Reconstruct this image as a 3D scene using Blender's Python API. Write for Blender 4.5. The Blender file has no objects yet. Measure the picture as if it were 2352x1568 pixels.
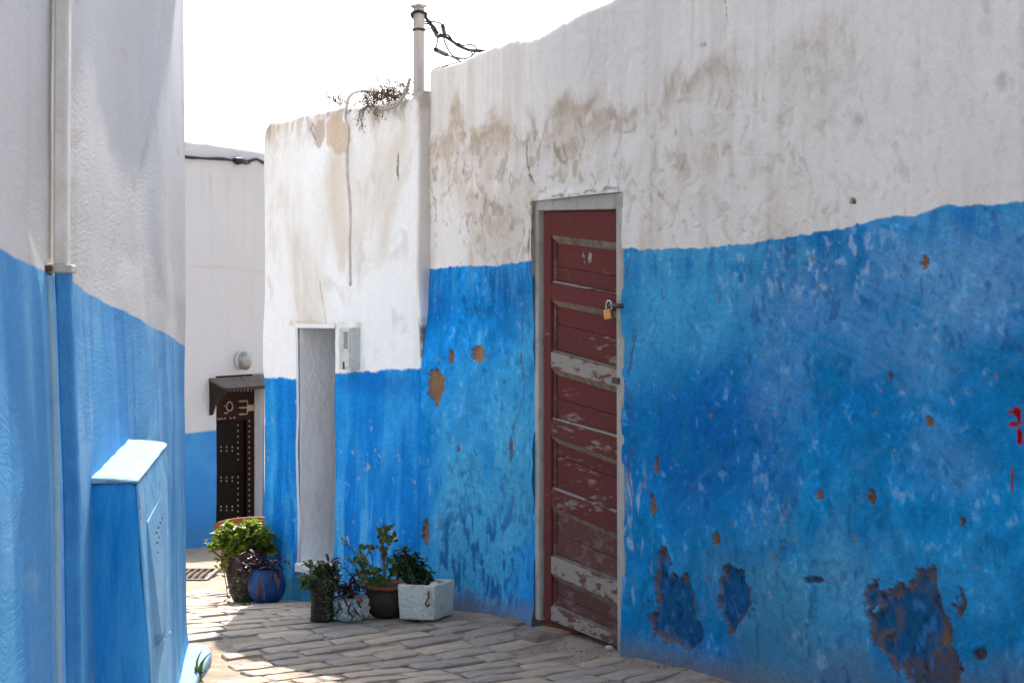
import bpy, bmesh, math, random
import numpy as np
from mathutils import Vector, Matrix
random.seed(7)
rng = np.random.default_rng(7)
R = math.radians
sc = bpy.context.scene
COL = sc.collection

# ------------------------------------------------------------------ camera, sky, sun, exposure
ZC = 1.52                       # eye height above the paving by the door
F = 3600.0                      # focal length in units of 1/2352 of the picture width
HX, HY = 1176.0, 720.0          # principal column and horizon row in the same units
cd = bpy.data.cameras.new('camera'); cam = bpy.data.objects.new('camera', cd); COL.objects.link(cam)
cam.location = (0, 0, ZC); cam.rotation_euler = (R(90), 0, 0)
cd.sensor_fit = 'HORIZONTAL'; cd.sensor_width = 36.0; cd.lens = 36.0 * F / 2352.0
cd.shift_y = -(784.0 - HY) / 2352.0
cd.clip_start = 0.05; cd.clip_end = 500
cd.dof.use_dof = True; cd.dof.focus_distance = 7.3; cd.dof.aperture_fstop = 14
sc.camera = cam

SUN_EL, SUN_AZ = R(50), R(-2.8)
w = bpy.data.worlds.new('World'); sc.world = w; w.use_nodes = True
nt = w.node_tree
bg = nt.nodes['Background']; sky = nt.nodes.new('ShaderNodeTexSky')
sky.sky_type = 'NISHITA'; sky.sun_disc = False
sky.sun_elevation = SUN_EL; sky.sun_rotation = SUN_AZ
sky.air_density = 1.0; sky.dust_density = 2.2; sky.ozone_density = 1.0
hs = nt.nodes.new('ShaderNodeHueSaturation'); hs.inputs['Saturation'].default_value = 0.62      # hazy coastal sky
nt.links.new(sky.outputs[0], hs.inputs['Color']); nt.links.new(hs.outputs[0], bg.inputs[0]); bg.inputs[1].default_value = 0.13
sd = bpy.data.lights.new('sun', 'SUN'); sd.energy = 3.7; sd.angle = R(0.5); sd.color = (1.0, 0.93, 0.82)
so = bpy.data.objects.new('sun', sd); COL.objects.link(so)
svec = Vector((math.sin(SUN_AZ) * math.cos(SUN_EL), math.cos(SUN_AZ) * math.cos(SUN_EL), math.sin(SUN_EL)))
so.rotation_euler = svec.to_track_quat('Z', 'Y').to_euler(); so.location = (0, 0, 12)
sc.view_settings.view_transform = 'Standard'; sc.view_settings.look = 'None'
sc.view_settings.gamma = 1.0; sc.view_settings.exposure = 1.5
cy = sc.cycles
cy.use_adaptive_sampling = True; cy.adaptive_threshold = 0.03; cy.adaptive_min_samples = 32; cy.time_limit = 780; cy.use_denoising = True
cy.max_bounces = 6; cy.diffuse_bounces = 4; cy.glossy_bounces = 2; cy.transmission_bounces = 2; cy.transparent_max_bounces = 4
cy.caustics_reflective = False; cy.caustics_refractive = False

# ------------------------------------------------------------------ noise helpers
def _h(ix, iy, seed):
    h = (ix.astype(np.int64) * 374761393 + iy.astype(np.int64) * 668265263 + seed * 1442695041) & 0xffffffff
    h = ((h ^ (h >> 13)) * 1274126177) & 0xffffffff
    h = ((h ^ (h >> 16)) * 2246822519) & 0xffffffff
    return ((h ^ (h >> 15)) & 0xffffff) / float(0xffffff)
def vn(x, y, seed=0):
    x = np.asarray(x, float); y = np.asarray(y, float)
    ix = np.floor(x); iy = np.floor(y); fx = x - ix; fy = y - iy
    fx = fx * fx * (3 - 2 * fx); fy = fy * fy * (3 - 2 * fy)
    ix = ix.astype(np.int64); iy = iy.astype(np.int64)
    a = _h(ix, iy, seed); b = _h(ix + 1, iy, seed); c = _h(ix, iy + 1, seed); d = _h(ix + 1, iy + 1, seed)
    return (a + (b - a) * fx) * (1 - fy) + (c + (d - c) * fx) * fy
def fbm(x, y, o=4, seed=0):                       # about -1 .. 1
    s = np.zeros(np.broadcast(x, y).shape); a = 1.0; t = 0
    for i in range(o):
        s += a * (vn(x, y, seed + i * 17) * 2 - 1); t += a; a *= .55
        x, y = x * 1.93 + y * .41 + 5.3, y * 1.93 - x * .41 + 1.7
    return s / t * 1.6
def wf(k, z, sk, sz, o, seed, w=.6):              # domain-warped: ragged, uneven patches
    x, y = k * sk, z * sz
    return fbm(x + w * fbm(x * .6 + 9, y * .6, 2, seed + 901), y + w * fbm(x * .6, y * .6 + 4, 2, seed + 907), o, seed)
def ss(a, b, x):
    t = np.clip((x - a) / (b - a), 0, 1); return t * t * (3 - 2 * t)
def mixc(c, col, m):
    return c * (1 - m[:, None]) + np.array(col)[None, :] * m[:, None]
def segdist(px, py, pts):
    d = np.full(px.shape, 1e9)
    for (x0, y0), (x1, y1) in zip(pts[:-1], pts[1:]):
        vx, vy = x1 - x0, y1 - y0
        t = np.clip(((px - x0) * vx + (py - y0) * vy) / (vx * vx + vy * vy), 0, 1)
        d = np.minimum(d, np.hypot(px - x0 - t * vx, py - y0 - t * vy))
    return d

# ------------------------------------------------------------------ planes of the place
def ray(px, py): return Vector(((px - HX) / F, 1.0, (HY - py) / F))
def at(px, py, Y): return Vector((0, 0, ZC)) + ray(px, py) * Y
class Plane:
    def __init__(s, x, y, ux, uy, nx, ny):
        s.p = np.array((x, y)); s.u = np.array((ux, uy)); s.n = np.array((nx, ny))
    def xy(s, k, off=0.0): return s.p + s.u * k + s.n * off
    def pt(s, k, z, off=0.0):
        q = s.xy(k, off); return Vector((q[0], q[1], z))
    def kz(s, px, py, off=0.0):
        r = ray(px, py); p = s.p + s.n * off
        Y = float(np.dot(p, s.n)) / (r.x * s.n[0] + s.n[1])
        q = np.array((r.x * Y, Y)) - p
        return float(np.dot(q, s.u)), ZC + r.z * Y
    def px(s, px, py, off=0.0):
        k, z = s.kz(px, py, off); return s.pt(k, z, off)
    def proj(s, k, z):
        X = s.p[0] + s.u[0] * k; Y = s.p[1] + s.u[1] * k
        Y = np.maximum(Y, .3)
        return HX + F * X / Y, HY - F * (z - ZC) / Y
a = R(33.4); WR = Plane(.308, 7.2, -math.sin(a), math.cos(a), -math.cos(a), -math.sin(a))     # house with red door
a = R(-7.2); WL = Plane(-1.461, 7.05, -math.sin(a), -math.cos(a), math.cos(a), -math.sin(a))  # house on the left, k runs towards the camera
a = R(25.6); WF = Plane(-3.382, 16.0, math.sin(a), math.cos(a), math.cos(a), -math.sin(a))    # far house
def ground_z(X, Y):
    X = np.asarray(X, float); Y = np.asarray(Y, float)
    z = 0
    for o in (-.5, -.25, 0, .25, .5):
        z = z + np.interp(Y + o, [-5, 7.9, 9.85, 11.8, 16, 22, 200], [0, 0, -.27, -.5, -.91, -1.3, -1.3]) / 5
    z = z + .05 * fbm(X * .7 + 3, Y * .7, 2, 5) * .5
    a = (X - WR.p[0]) * WR.n[0] + (Y - WR.p[1]) * WR.n[1]
    z = z + .035 * np.exp(-np.maximum(a, 0) / .12)
    return z
def gz(x, y): return float(ground_z(np.array([x]), np.array([y]))[0])

# ------------------------------------------------------------------ mesh helpers
class Geo:
    def __init__(s): s.v = []; s.f = []
    def add(s, vs, fs):
        o = len(s.v); s.v += [tuple(v) for v in vs]; s.f += [tuple(i + o for i in f) for f in fs]; return s
    def prism(s, a, b):                             # two rings of points of equal length
        n = len(a); fs = [tuple(range(n))[::-1], tuple(range(n, 2 * n))]
        fs += [(i, (i + 1) % n, n + (i + 1) % n, n + i) for i in range(n)]
        return s.add(list(a) + list(b), fs)
    def tube(s, pts, r, n=6, cap=True):
        pts = [Vector(p) for p in pts]; rs = r if isinstance(r, (list, tuple)) else [r] * len(pts)
        rings = []; up = Vector((.13, .21, 1)).normalized(); prev = None
        for i, p in enumerate(pts):
            t = (pts[min(i + 1, len(pts) - 1)] - pts[max(i - 1, 0)]).normalized()
            x = prev - t * prev.dot(t) if prev is not None else t.cross(up if abs(t.dot(up)) < .95 else Vector((1, 0, 0)))
            x.normalize(); prev = x; y = t.cross(x)
            rings.append([p + (x * math.cos(2 * math.pi * j / n) + y * math.sin(2 * math.pi * j / n)) * rs[i] for j in range(n)])
        vs = [v for q in rings for v in q]
        fs = [(i * n + j, i * n + (j + 1) % n, (i + 1) * n + (j + 1) % n, (i + 1) * n + j) for i in range(len(pts) - 1) for j in range(n)]
        if cap: fs += [tuple(range(n))[::-1], tuple(range((len(pts) - 1) * n, len(pts) * n))]
        return s.add(vs, fs)
    def lathe(s, c, prof, n=28, wob=0.0, seed=0):
        vs = []; fs = []; m = len(prof); c = Vector(c); rr = random.Random(seed)
        for i, (r, z) in enumerate(prof):
            for j in range(n):
                q = 2 * math.pi * j / n; rj = r * (1 + wob * math.sin(2 * q + seed) + wob * .5 * math.sin(5 * q + i + seed))
                vs.append(c + Vector((rj * math.cos(q), rj * math.sin(q), z)))
        for i in range(m - 1):
            for j in range(n): fs.append((i * n + j, i * n + (j + 1) % n, (i + 1) * n + (j + 1) % n, (i + 1) * n + j))
        fs.append(tuple(range(n))[::-1]); fs.append(tuple(range((m - 1) * n, m * n)))
        return s.add(vs, fs)
def smooth_pts(pts, n=6):
    pts = [Vector(p) for p in pts]; out = []
    P = [pts[0] * 2 - pts[1]] + pts + [pts[-1] * 2 - pts[-2]]
    for i in range(1, len(P) - 2):
        for j in range(n):
            t = j / n; p0, p1, p2, p3 = P[i - 1], P[i], P[i + 1], P[i + 2]
            out.append(.5 * ((2 * p1) + (p2 - p0) * t + (2 * p0 - 5 * p1 + 4 * p2 - p3) * t * t + (3 * p1 - p0 - 3 * p2 + p3) * t ** 3))
    out.append(pts[-1]); return out
def link(name, me, mat, parent=None, base=None):
    o = bpy.data.objects.new(name, me); COL.objects.link(o)
    if mat is not None and not me.materials: me.materials.append(mat)
    if parent is not None: o.parent = parent
    return o
def world_base(o):
    v = Vector((0, 0, 0))
    while o is not None: v += Vector(o.location); o = o.parent
    return v
def build(name, g, mat, parent=None, smooth=False, bevel=0.0, seg=1, origin=None):
    """g in world coordinates; the object sits under its parent with its own local mesh"""
    b = world_base(parent) if parent is not None else Vector((0, 0, 0))
    o0 = Vector(origin) if origin is not None else b
    me = bpy.data.meshes.new(name)
    me.from_pydata([tuple(Vector(v) - o0) for v in g.v], [], g.f)
    bm = bmesh.new(); bm.from_mesh(me)
    bmesh.ops.recalc_face_normals(bm, faces=bm.faces)
    if bevel > 0:
        ed = [e for e in bm.edges if len(e.link_faces) == 2 and e.calc_face_angle(0) > .5]
        bmesh.ops.bevel(bm, geom=ed, offset=bevel, segments=seg, affect='EDGES', profile=.5)
    bm.to_mesh(me); bm.free()
    if smooth: me.polygons.foreach_set('use_smooth', [True] * len(me.polygons))
    o = link(name, me, mat, parent); o.location = o0 - b
    return o
def roughen(o, amt=.003, scale=9.0, cuts=10, seed=0):
    """hand-made surface: cut the faces up and push them about a little"""
    from mathutils import noise
    bm = bmesh.new(); bm.from_mesh(o.data)
    bmesh.ops.subdivide_edges(bm, edges=[e for e in bm.edges if e.calc_length() > .03], cuts=cuts, use_grid_fill=True)
    bmesh.ops.triangulate(bm, faces=[f for f in bm.faces if len(f.verts) > 4])
    bm.normal_update()
    for v in bm.verts:
        p = v.co * scale + Vector((seed, 0, 0))
        v.co += v.normal * amt * (noise.noise(p) + .5 * noise.noise(p * 2.7) + .35 * noise.noise(p * 7))
    bm.to_mesh(o.data); bm.free()
    o.data.polygons.foreach_set('use_smooth', [True] * len(o.data.polygons))
    return o
def tag(o, label=None, cat=None, group=None, kind=None):
    if label: o['label'] = label
    if cat: o['category'] = cat
    if group: o['group'] = group
    if kind: o['kind'] = kind
    return o
def thing(name, loc, label, cat, group=None):
    o = bpy.data.objects.new(name, None); COL.objects.link(o); o.location = loc; o.empty_display_size = .1
    return tag(o, label, cat, group)
def boxk(pl, k0, k1, z0, z1, o0, o1):
    return Geo().prism([pl.pt(k0, z0, o0), pl.pt(k1, z0, o0), pl.pt(k1, z1, o0), pl.pt(k0, z1, o0)],
                       [pl.pt(k0, z0, o1), pl.pt(k1, z0, o1), pl.pt(k1, z1, o1), pl.pt(k0, z1, o1)])
def quadk(pl, px4, o0, o1):                         # four picture corners laid on the wall plane, given thickness
    kz = [pl.kz(*p) for p in px4]
    return Geo().prism([pl.pt(k, z, o0) for k, z in kz], [pl.pt(k, z, o1) for k, z in kz])

# ------------------------------------------------------------------ materials
def mat(name, col, rough=.8, col2=None, scale=20.0, amt=1.0, bump=.15, bscale=60.0, spec=.3, stretch=(1, 1, 1), lo=.35, hi=.65, detail=6, coat=0, bdist=.02, metal=0, cluster=0.0):
    m = bpy.data.materials.new(name); m.use_nodes = True; t = m.node_tree; N = t.nodes; L = t.links
    p = N['Principled BSDF']; p.inputs['Roughness'].default_value = rough; p.inputs['Specular IOR Level'].default_value = spec
    p.inputs['Metallic'].default_value = metal
    if coat: p.inputs['Coat Weight'].default_value = coat
    tc = N.new('ShaderNodeTexCoord'); mp = N.new('ShaderNodeMapping'); mp.inputs['Scale'].default_value = stretch
    L.new(tc.outputs['Object'], mp.inputs['Vector'])
    n1 = N.new('ShaderNodeTexNoise'); n1.inputs['Scale'].default_value = scale; n1.inputs['Detail'].default_value = detail; n1.inputs['Roughness'].default_value = .62
    L.new(mp.outputs[0], n1.inputs['Vector'])
    rp = N.new('ShaderNodeMapRange'); rp.inputs['From Min'].default_value = lo; rp.inputs['From Max'].default_value = hi; rp.inputs['To Max'].default_value = amt
    if cluster:                                       # wear gathers in patches instead of spreading evenly
        n3 = N.new('ShaderNodeTexNoise'); n3.inputs['Scale'].default_value = scale * .22; n3.inputs['Detail'].default_value = 2
        L.new(mp.outputs[0], n3.inputs['Vector'])
        ma = N.new('ShaderNodeMath'); ma.operation = 'MULTIPLY_ADD'; ma.inputs[1].default_value = cluster; L.new(n3.outputs['Fac'], ma.inputs[0]); L.new(n1.outputs['Fac'], ma.inputs[2])
        mb = N.new('ShaderNodeMath'); mb.operation = 'SUBTRACT'; mb.inputs[1].default_value = cluster * .5; L.new(ma.outputs[0], mb.inputs[0]); L.new(mb.outputs[0], rp.inputs['Value'])
    else: L.new(n1.outputs['Fac'], rp.inputs['Value'])
    mx = N.new('ShaderNodeMix'); mx.data_type = 'RGBA'
    mx.inputs['A'].default_value = (*col, 1); mx.inputs['B'].default_value = (*(col2 or tuple(c * .7 for c in col)), 1)
    L.new(rp.outputs[0], mx.inputs['Factor']); L.new(mx.outputs['Result'], p.inputs['Base Color'])
    if bump:
        n2 = N.new('ShaderNodeTexNoise'); n2.inputs['Scale'].default_value = bscale; n2.inputs['Detail'].default_value = 5
        L.new(mp.outputs[0], n2.inputs['Vector'])
        b = N.new('ShaderNodeBump'); b.inputs['Strength'].default_value = bump; b.inputs['Distance'].default_value = bdist
        L.new(n2.outputs['Fac'], b.inputs['Height']); L.new(b.outputs[0], p.inputs['Normal'])
    return m
def paint_mat(name, rough=.8, bump=.5, bdist=.006, brush=False, var=.15, spec=.06, brush_rot=0.0):
    """limewashed plaster: colour layers come from the wall's own paint attribute, grain and relief from noise"""
    m = bpy.data.materials.new(name); m.use_nodes = True; t = m.node_tree; N = t.nodes; L = t.links
    p = N['Principled BSDF']; p.inputs['Roughness'].default_value = rough; p.inputs['Specular IOR Level'].default_value = spec
    at_ = N.new('ShaderNodeAttribute'); at_.attribute_name = 'paint'
    tc = N.new('ShaderNodeTexCoord')
    n1 = N.new('ShaderNodeTexNoise'); n1.inputs['Scale'].default_value = 45; n1.inputs['Detail'].default_value = 4; n1.inputs['Roughness'].default_value = .7
    L.new(tc.outputs['Object'], n1.inputs['Vector'])
    rp = N.new('ShaderNodeMapRange'); rp.inputs['From Min'].default_value = .3; rp.inputs['From Max'].default_value = .7
    rp.inputs['To Min'].default_value = 1 - var; rp.inputs['To Max'].default_value = 1 + var * .9
    L.new(n1.outputs['Fac'], rp.inputs['Value'])
    n4 = N.new('ShaderNodeTexNoise'); n4.inputs['Scale'].default_value = 170; n4.inputs['Detail'].default_value = 2
    L.new(tc.outputs['Object'], n4.inputs['Vector'])
    r4 = N.new('ShaderNodeMapRange'); r4.inputs['From Min'].default_value = .3; r4.inputs['From Max'].default_value = .7
    r4.inputs['To Min'].default_value = 1 - var * .9; r4.inputs['To Max'].default_value = 1 + var * .9
    L.new(n4.outputs['Fac'], r4.inputs['Value'])
    m4 = N.new('ShaderNodeMath'); m4.operation = 'MULTIPLY'; L.new(rp.outputs[0], m4.inputs[0]); L.new(r4.outputs[0], m4.inputs[1])
    # hand brush strokes, long and shallow
    mp5 = N.new('ShaderNodeMapping'); mp5.inputs['Rotation'].default_value = (R(12), R(16), 0); mp5.inputs['Scale'].default_value = (7, 7, 75) if not brush else (4, 4, 70)
    n5 = N.new('ShaderNodeTexNoise'); n5.inputs['Scale'].default_value = 1.0; n5.inputs['Detail'].default_value = 2; L.new(tc.outputs['Object'], mp5.inputs['Vector']); L.new(mp5.outputs[0], n5.inputs['Vector'])
    r5 = N.new('ShaderNodeMapRange'); r5.inputs['From Min'].default_value = .3; r5.inputs['From Max'].default_value = .7
    r5.inputs['To Min'].default_value = 1 - var * .22; r5.inputs['To Max'].default_value = 1 + var * .22; L.new(n5.outputs['Fac'], r5.inputs['Value'])
    m5 = N.new('ShaderNodeMath'); m5.operation = 'MULTIPLY'; L.new(m4.outputs[0], m5.inputs[0]); L.new(r5.outputs[0], m5.inputs[1])
    mu = N.new('ShaderNodeMix'); mu.data_type = 'RGBA'; mu.blend_type = 'MULTIPLY'; 
    sx = N.new('ShaderNodeSeparateColor'); L.new(at_.outputs['Color'], sx.inputs[0])
    rf = N.new('ShaderNodeMapRange'); rf.inputs['From Min'].default_value = .25; rf.inputs['From Max'].default_value = .7; rf.inputs['To Min'].default_value = 1.0; rf.inputs['To Max'].default_value = .3
    L.new(sx.outputs[0], rf.inputs['Value']); L.new(rf.outputs[0], mu.inputs['Factor'])
    L.new(at_.outputs['Color'], mu.inputs['A']); L.new(m5.outputs[0], mu.inputs['B']); L.new(mu.outputs['Result'], p.inputs['Base Color'])
    n2 = N.new('ShaderNodeTexNoise'); n2.inputs['Scale'].default_value = 70 if not brush else 26; n2.inputs['Detail'].default_value = 3; n2.inputs['Roughness'].default_value = .6
    if brush:
        mp = N.new('ShaderNodeMapping'); mp.inputs['Scale'].default_value = (.4, .4, 5.5)
        wv = N.new('ShaderNodeTexNoise'); wv.inputs['Scale'].default_value = 5; wv.inputs['Detail'].default_value = 1
        va = N.new('ShaderNodeVectorMath'); va.operation = 'MULTIPLY_ADD'; va.inputs[1].default_value = (0, 0, .16)
        L.new(tc.outputs['Object'], wv.inputs['Vector']); L.new(wv.outputs['Color'], va.inputs[0]); L.new(tc.outputs['Object'], va.inputs[2])
        L.new(va.outputs[0], mp.inputs['Vector']); L.new(mp.outputs[0], n2.inputs['Vector'])
    else:
        L.new(tc.outputs['Object'], n2.inputs['Vector'])
    b = N.new('ShaderNodeBump'); b.inputs['Strength'].default_value = bump; b.inputs['Distance'].default_value = bdist
    L.new(n2.outputs['Fac'], b.inputs['Height']); L.new(b.outputs[0], p.inputs['Normal'])
    return m
M = {}
M['wall'] = paint_mat('limewashed plaster', bump=.3)
M['wall_left'] = paint_mat('brushed limewash', brush=True, bump=.26, bdist=.005, rough=.7, spec=.15, var=.09)
M['wall_far'] = paint_mat('smooth limewash', bump=.2, var=.06)
M['sand'] = mat('sandy mortar', (.36, .29, .225), .95, (.23, .18, .135), 9, bump=.6, bscale=45)
STONES = [mat('paving stone %d' % i, c, .75, c2, 11, bump=.5, bscale=38, spec=.3) for i, (c, c2) in enumerate([
    ((.44, .36, .285), (.30, .24, .19)), ((.50, .40, .305), (.36, .285, .215)), ((.38, .31, .255), (.26, .21, .17)), ((.47, .37, .275), (.33, .26, .19)), ((.38, .32, .27), (.26, .215, .18))])]
M['red'] = mat('old red brown paint', (.15, .036, .032), .7, (.27, .21, .175), 12, .9, .25, 90, spec=.12, stretch=(1, 1, 4.5), lo=.68, hi=.80, detail=9, cluster=.9)
M['red2'] = mat('chipped red brown paint', (.14, .037, .033), .7, (.29, .23, .195), 15, .9, .3, 90, spec=.12, stretch=(1, 1, 4.0), lo=.59, hi=.71, detail=10, cluster=.9)
M['red3'] = mat('dusty worn red paint', (.125, .045, .040), .7, (.22, .15, .125), 15, .8, .3, 90, stretch=(1, 1, 1.6), lo=.5, hi=.66, detail=10, cluster=.6)
M['bare'] = mat('weathered pale wood', (.33, .29, .25), .8, (.15, .055, .045), 14, .95, .3, 90, stretch=(1, 1, 2.4), lo=.5, hi=.58, detail=9, cluster=.9)
M['ledge'] = mat('dusty wood ledge', (.27, .215, .155), .85, (.15, .11, .085), 24, bump=.3)
M['frame'] = mat('faded door frame paint', (.45, .43, .39), .75, (.25, .215, .175), 9, .8, .25, 70, stretch=(1, 1, .5), lo=.5, hi=.66)
M['iron'] = mat('dark iron', (.035, .032, .032), .55, (.06, .045, .035), 50, spec=.5)
M['brass'] = mat('worn brass', (.62, .33, .12), .35, (.45, .22, .08), 60, bump=.1, metal=.8)
M['steel'] = mat('bright steel', (.55, .55, .56), .25, (.4, .4, .42), 60, bump=.05, metal=.9)
M['dark'] = mat('dark painted door', (.012, .02, .04), .7, (.02, .03, .05), 12)
M['niche'] = mat('grey plaster reveal', (.85, .85, .86), .85, (.74, .73, .72), 5, bump=.35, bscale=26, stretch=(1, 1, .6))
M['plastic'] = mat('off white meter casing', (.60, .62, .58), .5, (.50, .51, .46), 30, bump=.05)
M['glass'] = mat('grey meter window', (.20, .22, .23), .15, (.27, .28, .28), 12, bump=0, spec=.6)
M['pole'] = mat('weathered white pole paint', (.47, .43, .39), .75, (.26, .21, .17), 7, .9, .2, 60, stretch=(1, 1, .35), lo=.52, hi=.68)
M['rust'] = mat('rusty iron', (.10, .055, .035), .85, (.05, .035, .03), 40)
M['rubber'] = mat('black cable sheath', (.012, .013, .016), .55, (.022, .022, .024), 30, bump=.05)
M['greycable'] = mat('limewashed cable', (.66, .62, .56), .85, (.50, .45, .38), 16)
M['hose'] = mat('grey hose', (.30, .29, .27), .7, (.42, .38, .32), 18)
M['twig'] = mat('dry twigs', (.085, .055, .035), .9, (.15, .105, .07), 40)
M['soil'] = mat('potting soil', (.035, .025, .018), .95, (.06, .045, .03), 60, bump=.8)
M['urn'] = mat('dark red glazed clay', (.055, .022, .018), .6, (.022, .014, .012), 9, bump=.25)
M['bluepot'] = mat('glazed cobalt pot', (.006, .035, .13), .5, (.010, .06, .20), 22, bump=.4, bscale=50)
M['darkpot'] = mat('blackened clay pot', (.022, .014, .012), .8, (.05, .022, .016), 14, bump=.4)
M['mosaic'] = mat('pale mosaic pot', (.40, .48, .46), .5, (.10, .15, .13), 16, .9, .6, 26, lo=.5, hi=.62)
M['claypot'] = mat('brown clay pot', (.055, .030, .022), .75, (.035, .02, .016), 9, bump=.3)
M['clayrim'] = mat('terracotta rim', (.30, .085, .03), .75, (.2, .06, .025), 25)
M['concrete'] = mat('whitewashed concrete planter', (.61, .59, .53), .9, (.20, .165, .12), 11, .9, .7, 60, lo=.56, hi=.74, detail=9)
M['stem'] = mat('grey brown stem', (.22, .165, .12), .85, (.13, .095, .065), 40)
def leaf_mat(name, c, c2, rough=.4, trans=.25):
    m = mat(name, c, rough, c2, 25, bump=0, spec=.5)
    p = m.node_tree.nodes['Principled BSDF']; out = m.node_tree.nodes['Material Output']
    tr = m.node_tree.nodes.new('ShaderNodeBsdfTranslucent'); tr.inputs[0].default_value = (*[min(1, x * 1.6) for x in c], 1)
    mx = m.node_tree.nodes.new('ShaderNodeMixShader'); mx.inputs[0].default_value = trans
    m.node_tree.links.new(p.outputs[0], mx.inputs[1]); m.node_tree.links.new(tr.outputs[0], mx.inputs[2]); m.node_tree.links.new(mx.outputs[0], out.inputs[0])
    return m
M['jade'] = leaf_mat('jade leaves', (.15, .21, .02), (.25, .29, .035), .36, .42)
M['mint'] = leaf_mat('mint leaves', (.05, .095, .022), (.08, .13, .03), .5)
M['geranium'] = leaf_mat('geranium leaves', (.045, .085, .02), (.08, .115, .025), .5)
M['shrub'] = leaf_mat('dark glossy leaves', (.022, .055, .014), (.04, .085, .02), .4)
M['purple'] = leaf_mat('purple leaves', (.026, .010, .026), (.055, .018, .032), .4, .12)
M['flower'] = leaf_mat('small pale flowers', (.42, .44, .28), (.3, .36, .2), .7)
M['blade'] = leaf_mat('grass blades', (.055, .09, .025), (.10, .12, .03), .45)
M['deadleaf'] = leaf_mat('dry brown leaves', (.16, .065, .025), (.1, .04, .02), .8)
M['bluepipe'] = mat('blue painted pipe', (.025, .19, .46), .55, (.05, .26, .55), 14, bump=.2)
M['whitepipe'] = mat('white painted pipe', (.66, .65, .63), .6, (.56, .53, .49), 8, bump=.15)
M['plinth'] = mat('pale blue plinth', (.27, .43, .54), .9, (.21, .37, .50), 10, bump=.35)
M['panel'] = mat('blue painted sheet metal', (.13, .31, .52), .45, (.20, .38, .56), 7, bump=.1, spec=.5)
M['door_far'] = mat('dark carved wood', (.012, .006, .005), .7, (.007, .004, .003), 20, bump=.3, spec=.08)
M['door_far2'] = mat('brown wood stile', (.034, .014, .009), .7, (.02, .009, .006), 20, bump=.3, spec=.08)
M['canopy'] = mat('weathered brown canopy', (.17, .13, .11), .85, (.11, .08, .065), 12, bump=.3)
M['fret'] = mat('dark fretwork wood', (.022, .014, .011), .8, (.04, .024, .018), 20)
M['terra'] = mat('rust brown board', (.26, .085, .03), .75, (.19, .06, .025), 8, bump=.2)
M['lampglass'] = mat('clouded lamp glass', (.42, .43, .40), .15, (.22, .22, .19), 12, bump=.2, bscale=18, spec=.7)
M['brick'] = mat('red brick', (.26, .06, .025), .85, (.17, .045, .025), 20, bump=.5)
M['step'] = mat('dusty doorstep stone', (.30, .24, .195), .85, (.20, .155, .125), 10, bump=.5, bscale=35)
M['paper'] = mat('white litter', (.7, .7, .7), .8, (.55, .55, .55), 20)
M['roof'] = mat('flat roof screed', (.36, .33, .30), .9, (.26, .23, .2), 4, bump=.4)

# ------------------------------------------------------------------ ground and paving
def make_ground():
    xs = np.unique(np.concatenate([np.linspace(-30, -4, 14), np.arange(-4, 3, .06), np.linspace(3, 30, 14)]))
    ys = np.unique(np.concatenate([np.linspace(-30, 5, 18), np.arange(5, 12, .06), np.arange(12, 18, .25), np.linspace(18, 90, 25)]))
    X, Y = np.meshgrid(xs, ys); Z = ground_z(X, Y) + .006 * fbm(X * 6, Y * 6, 3, 9)
    nx, ny = len(xs), len(ys)
    v = np.stack([X.ravel(), Y.ravel(), Z.ravel()], 1)
    i = np.arange(nx * ny).reshape(ny, nx)
    f = np.stack([i[:-1, :-1].ravel(), i[:-1, 1:].ravel(), i[1:, 1:].ravel(), i[1:, :-1].ravel()], 1)
    me = bpy.data.meshes.new('ground'); me.from_pydata(v.tolist(), [], f.tolist())
    me.polygons.foreach_set('use_smooth', [True] * len(me.polygons))
    return tag(link('ground', me, M['sand']), kind='structure')
ground = make_ground()
def stone_mesh(L_, W_, seed):
    rr = random.Random(seed); n = 10; g = Geo(); r0 = []
    for j in range(n):
        q = 2 * math.pi * (j + .5) / n
        c, s_ = math.cos(q), math.sin(q); e = .26                       # superellipse: rounded rectangle
        x = math.copysign(abs(c) ** e, c) * L_ / 2; y = math.copysign(abs(s_) ** e, s_) * W_ / 2
        r0.append((x * rr.uniform(.88, 1.02) + rr.uniform(-.008, .008), y * rr.uniform(.84, 1.03) + rr.uniform(-.006, .006)))
    tx, ty = rr.uniform(-.012, .012), rr.uniform(-.025, .025)
    def ring(sc_, dz, j0=0): return [(x * sc_, y * (sc_ - .02), dz + tx * x + ty * y + rr.uniform(-.0025, .0025)) for x, y in r0]
    vs = ring(1.0, -.05) + ring(1.0, .001) + ring(.955, .006) + ring(.6, .008) + [(0, 0, .008 + rr.uniform(-.003, .003))]
    fs = []
    for a_ in range(3): fs += [(a_ * n + j, a_ * n + (j + 1) % n, (a_ + 1) * n + (j + 1) % n, (a_ + 1) * n + j) for j in range(n)]
    fs += [(3 * n + j, 3 * n + (j + 1) % n, 4 * n) for j in range(n)]
    g.add(vs, fs); return g
def wl_side(X, Y): return (X - WL.p[0]) * WL.n[0] + (Y - WL.p[1]) * WL.n[1]
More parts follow.
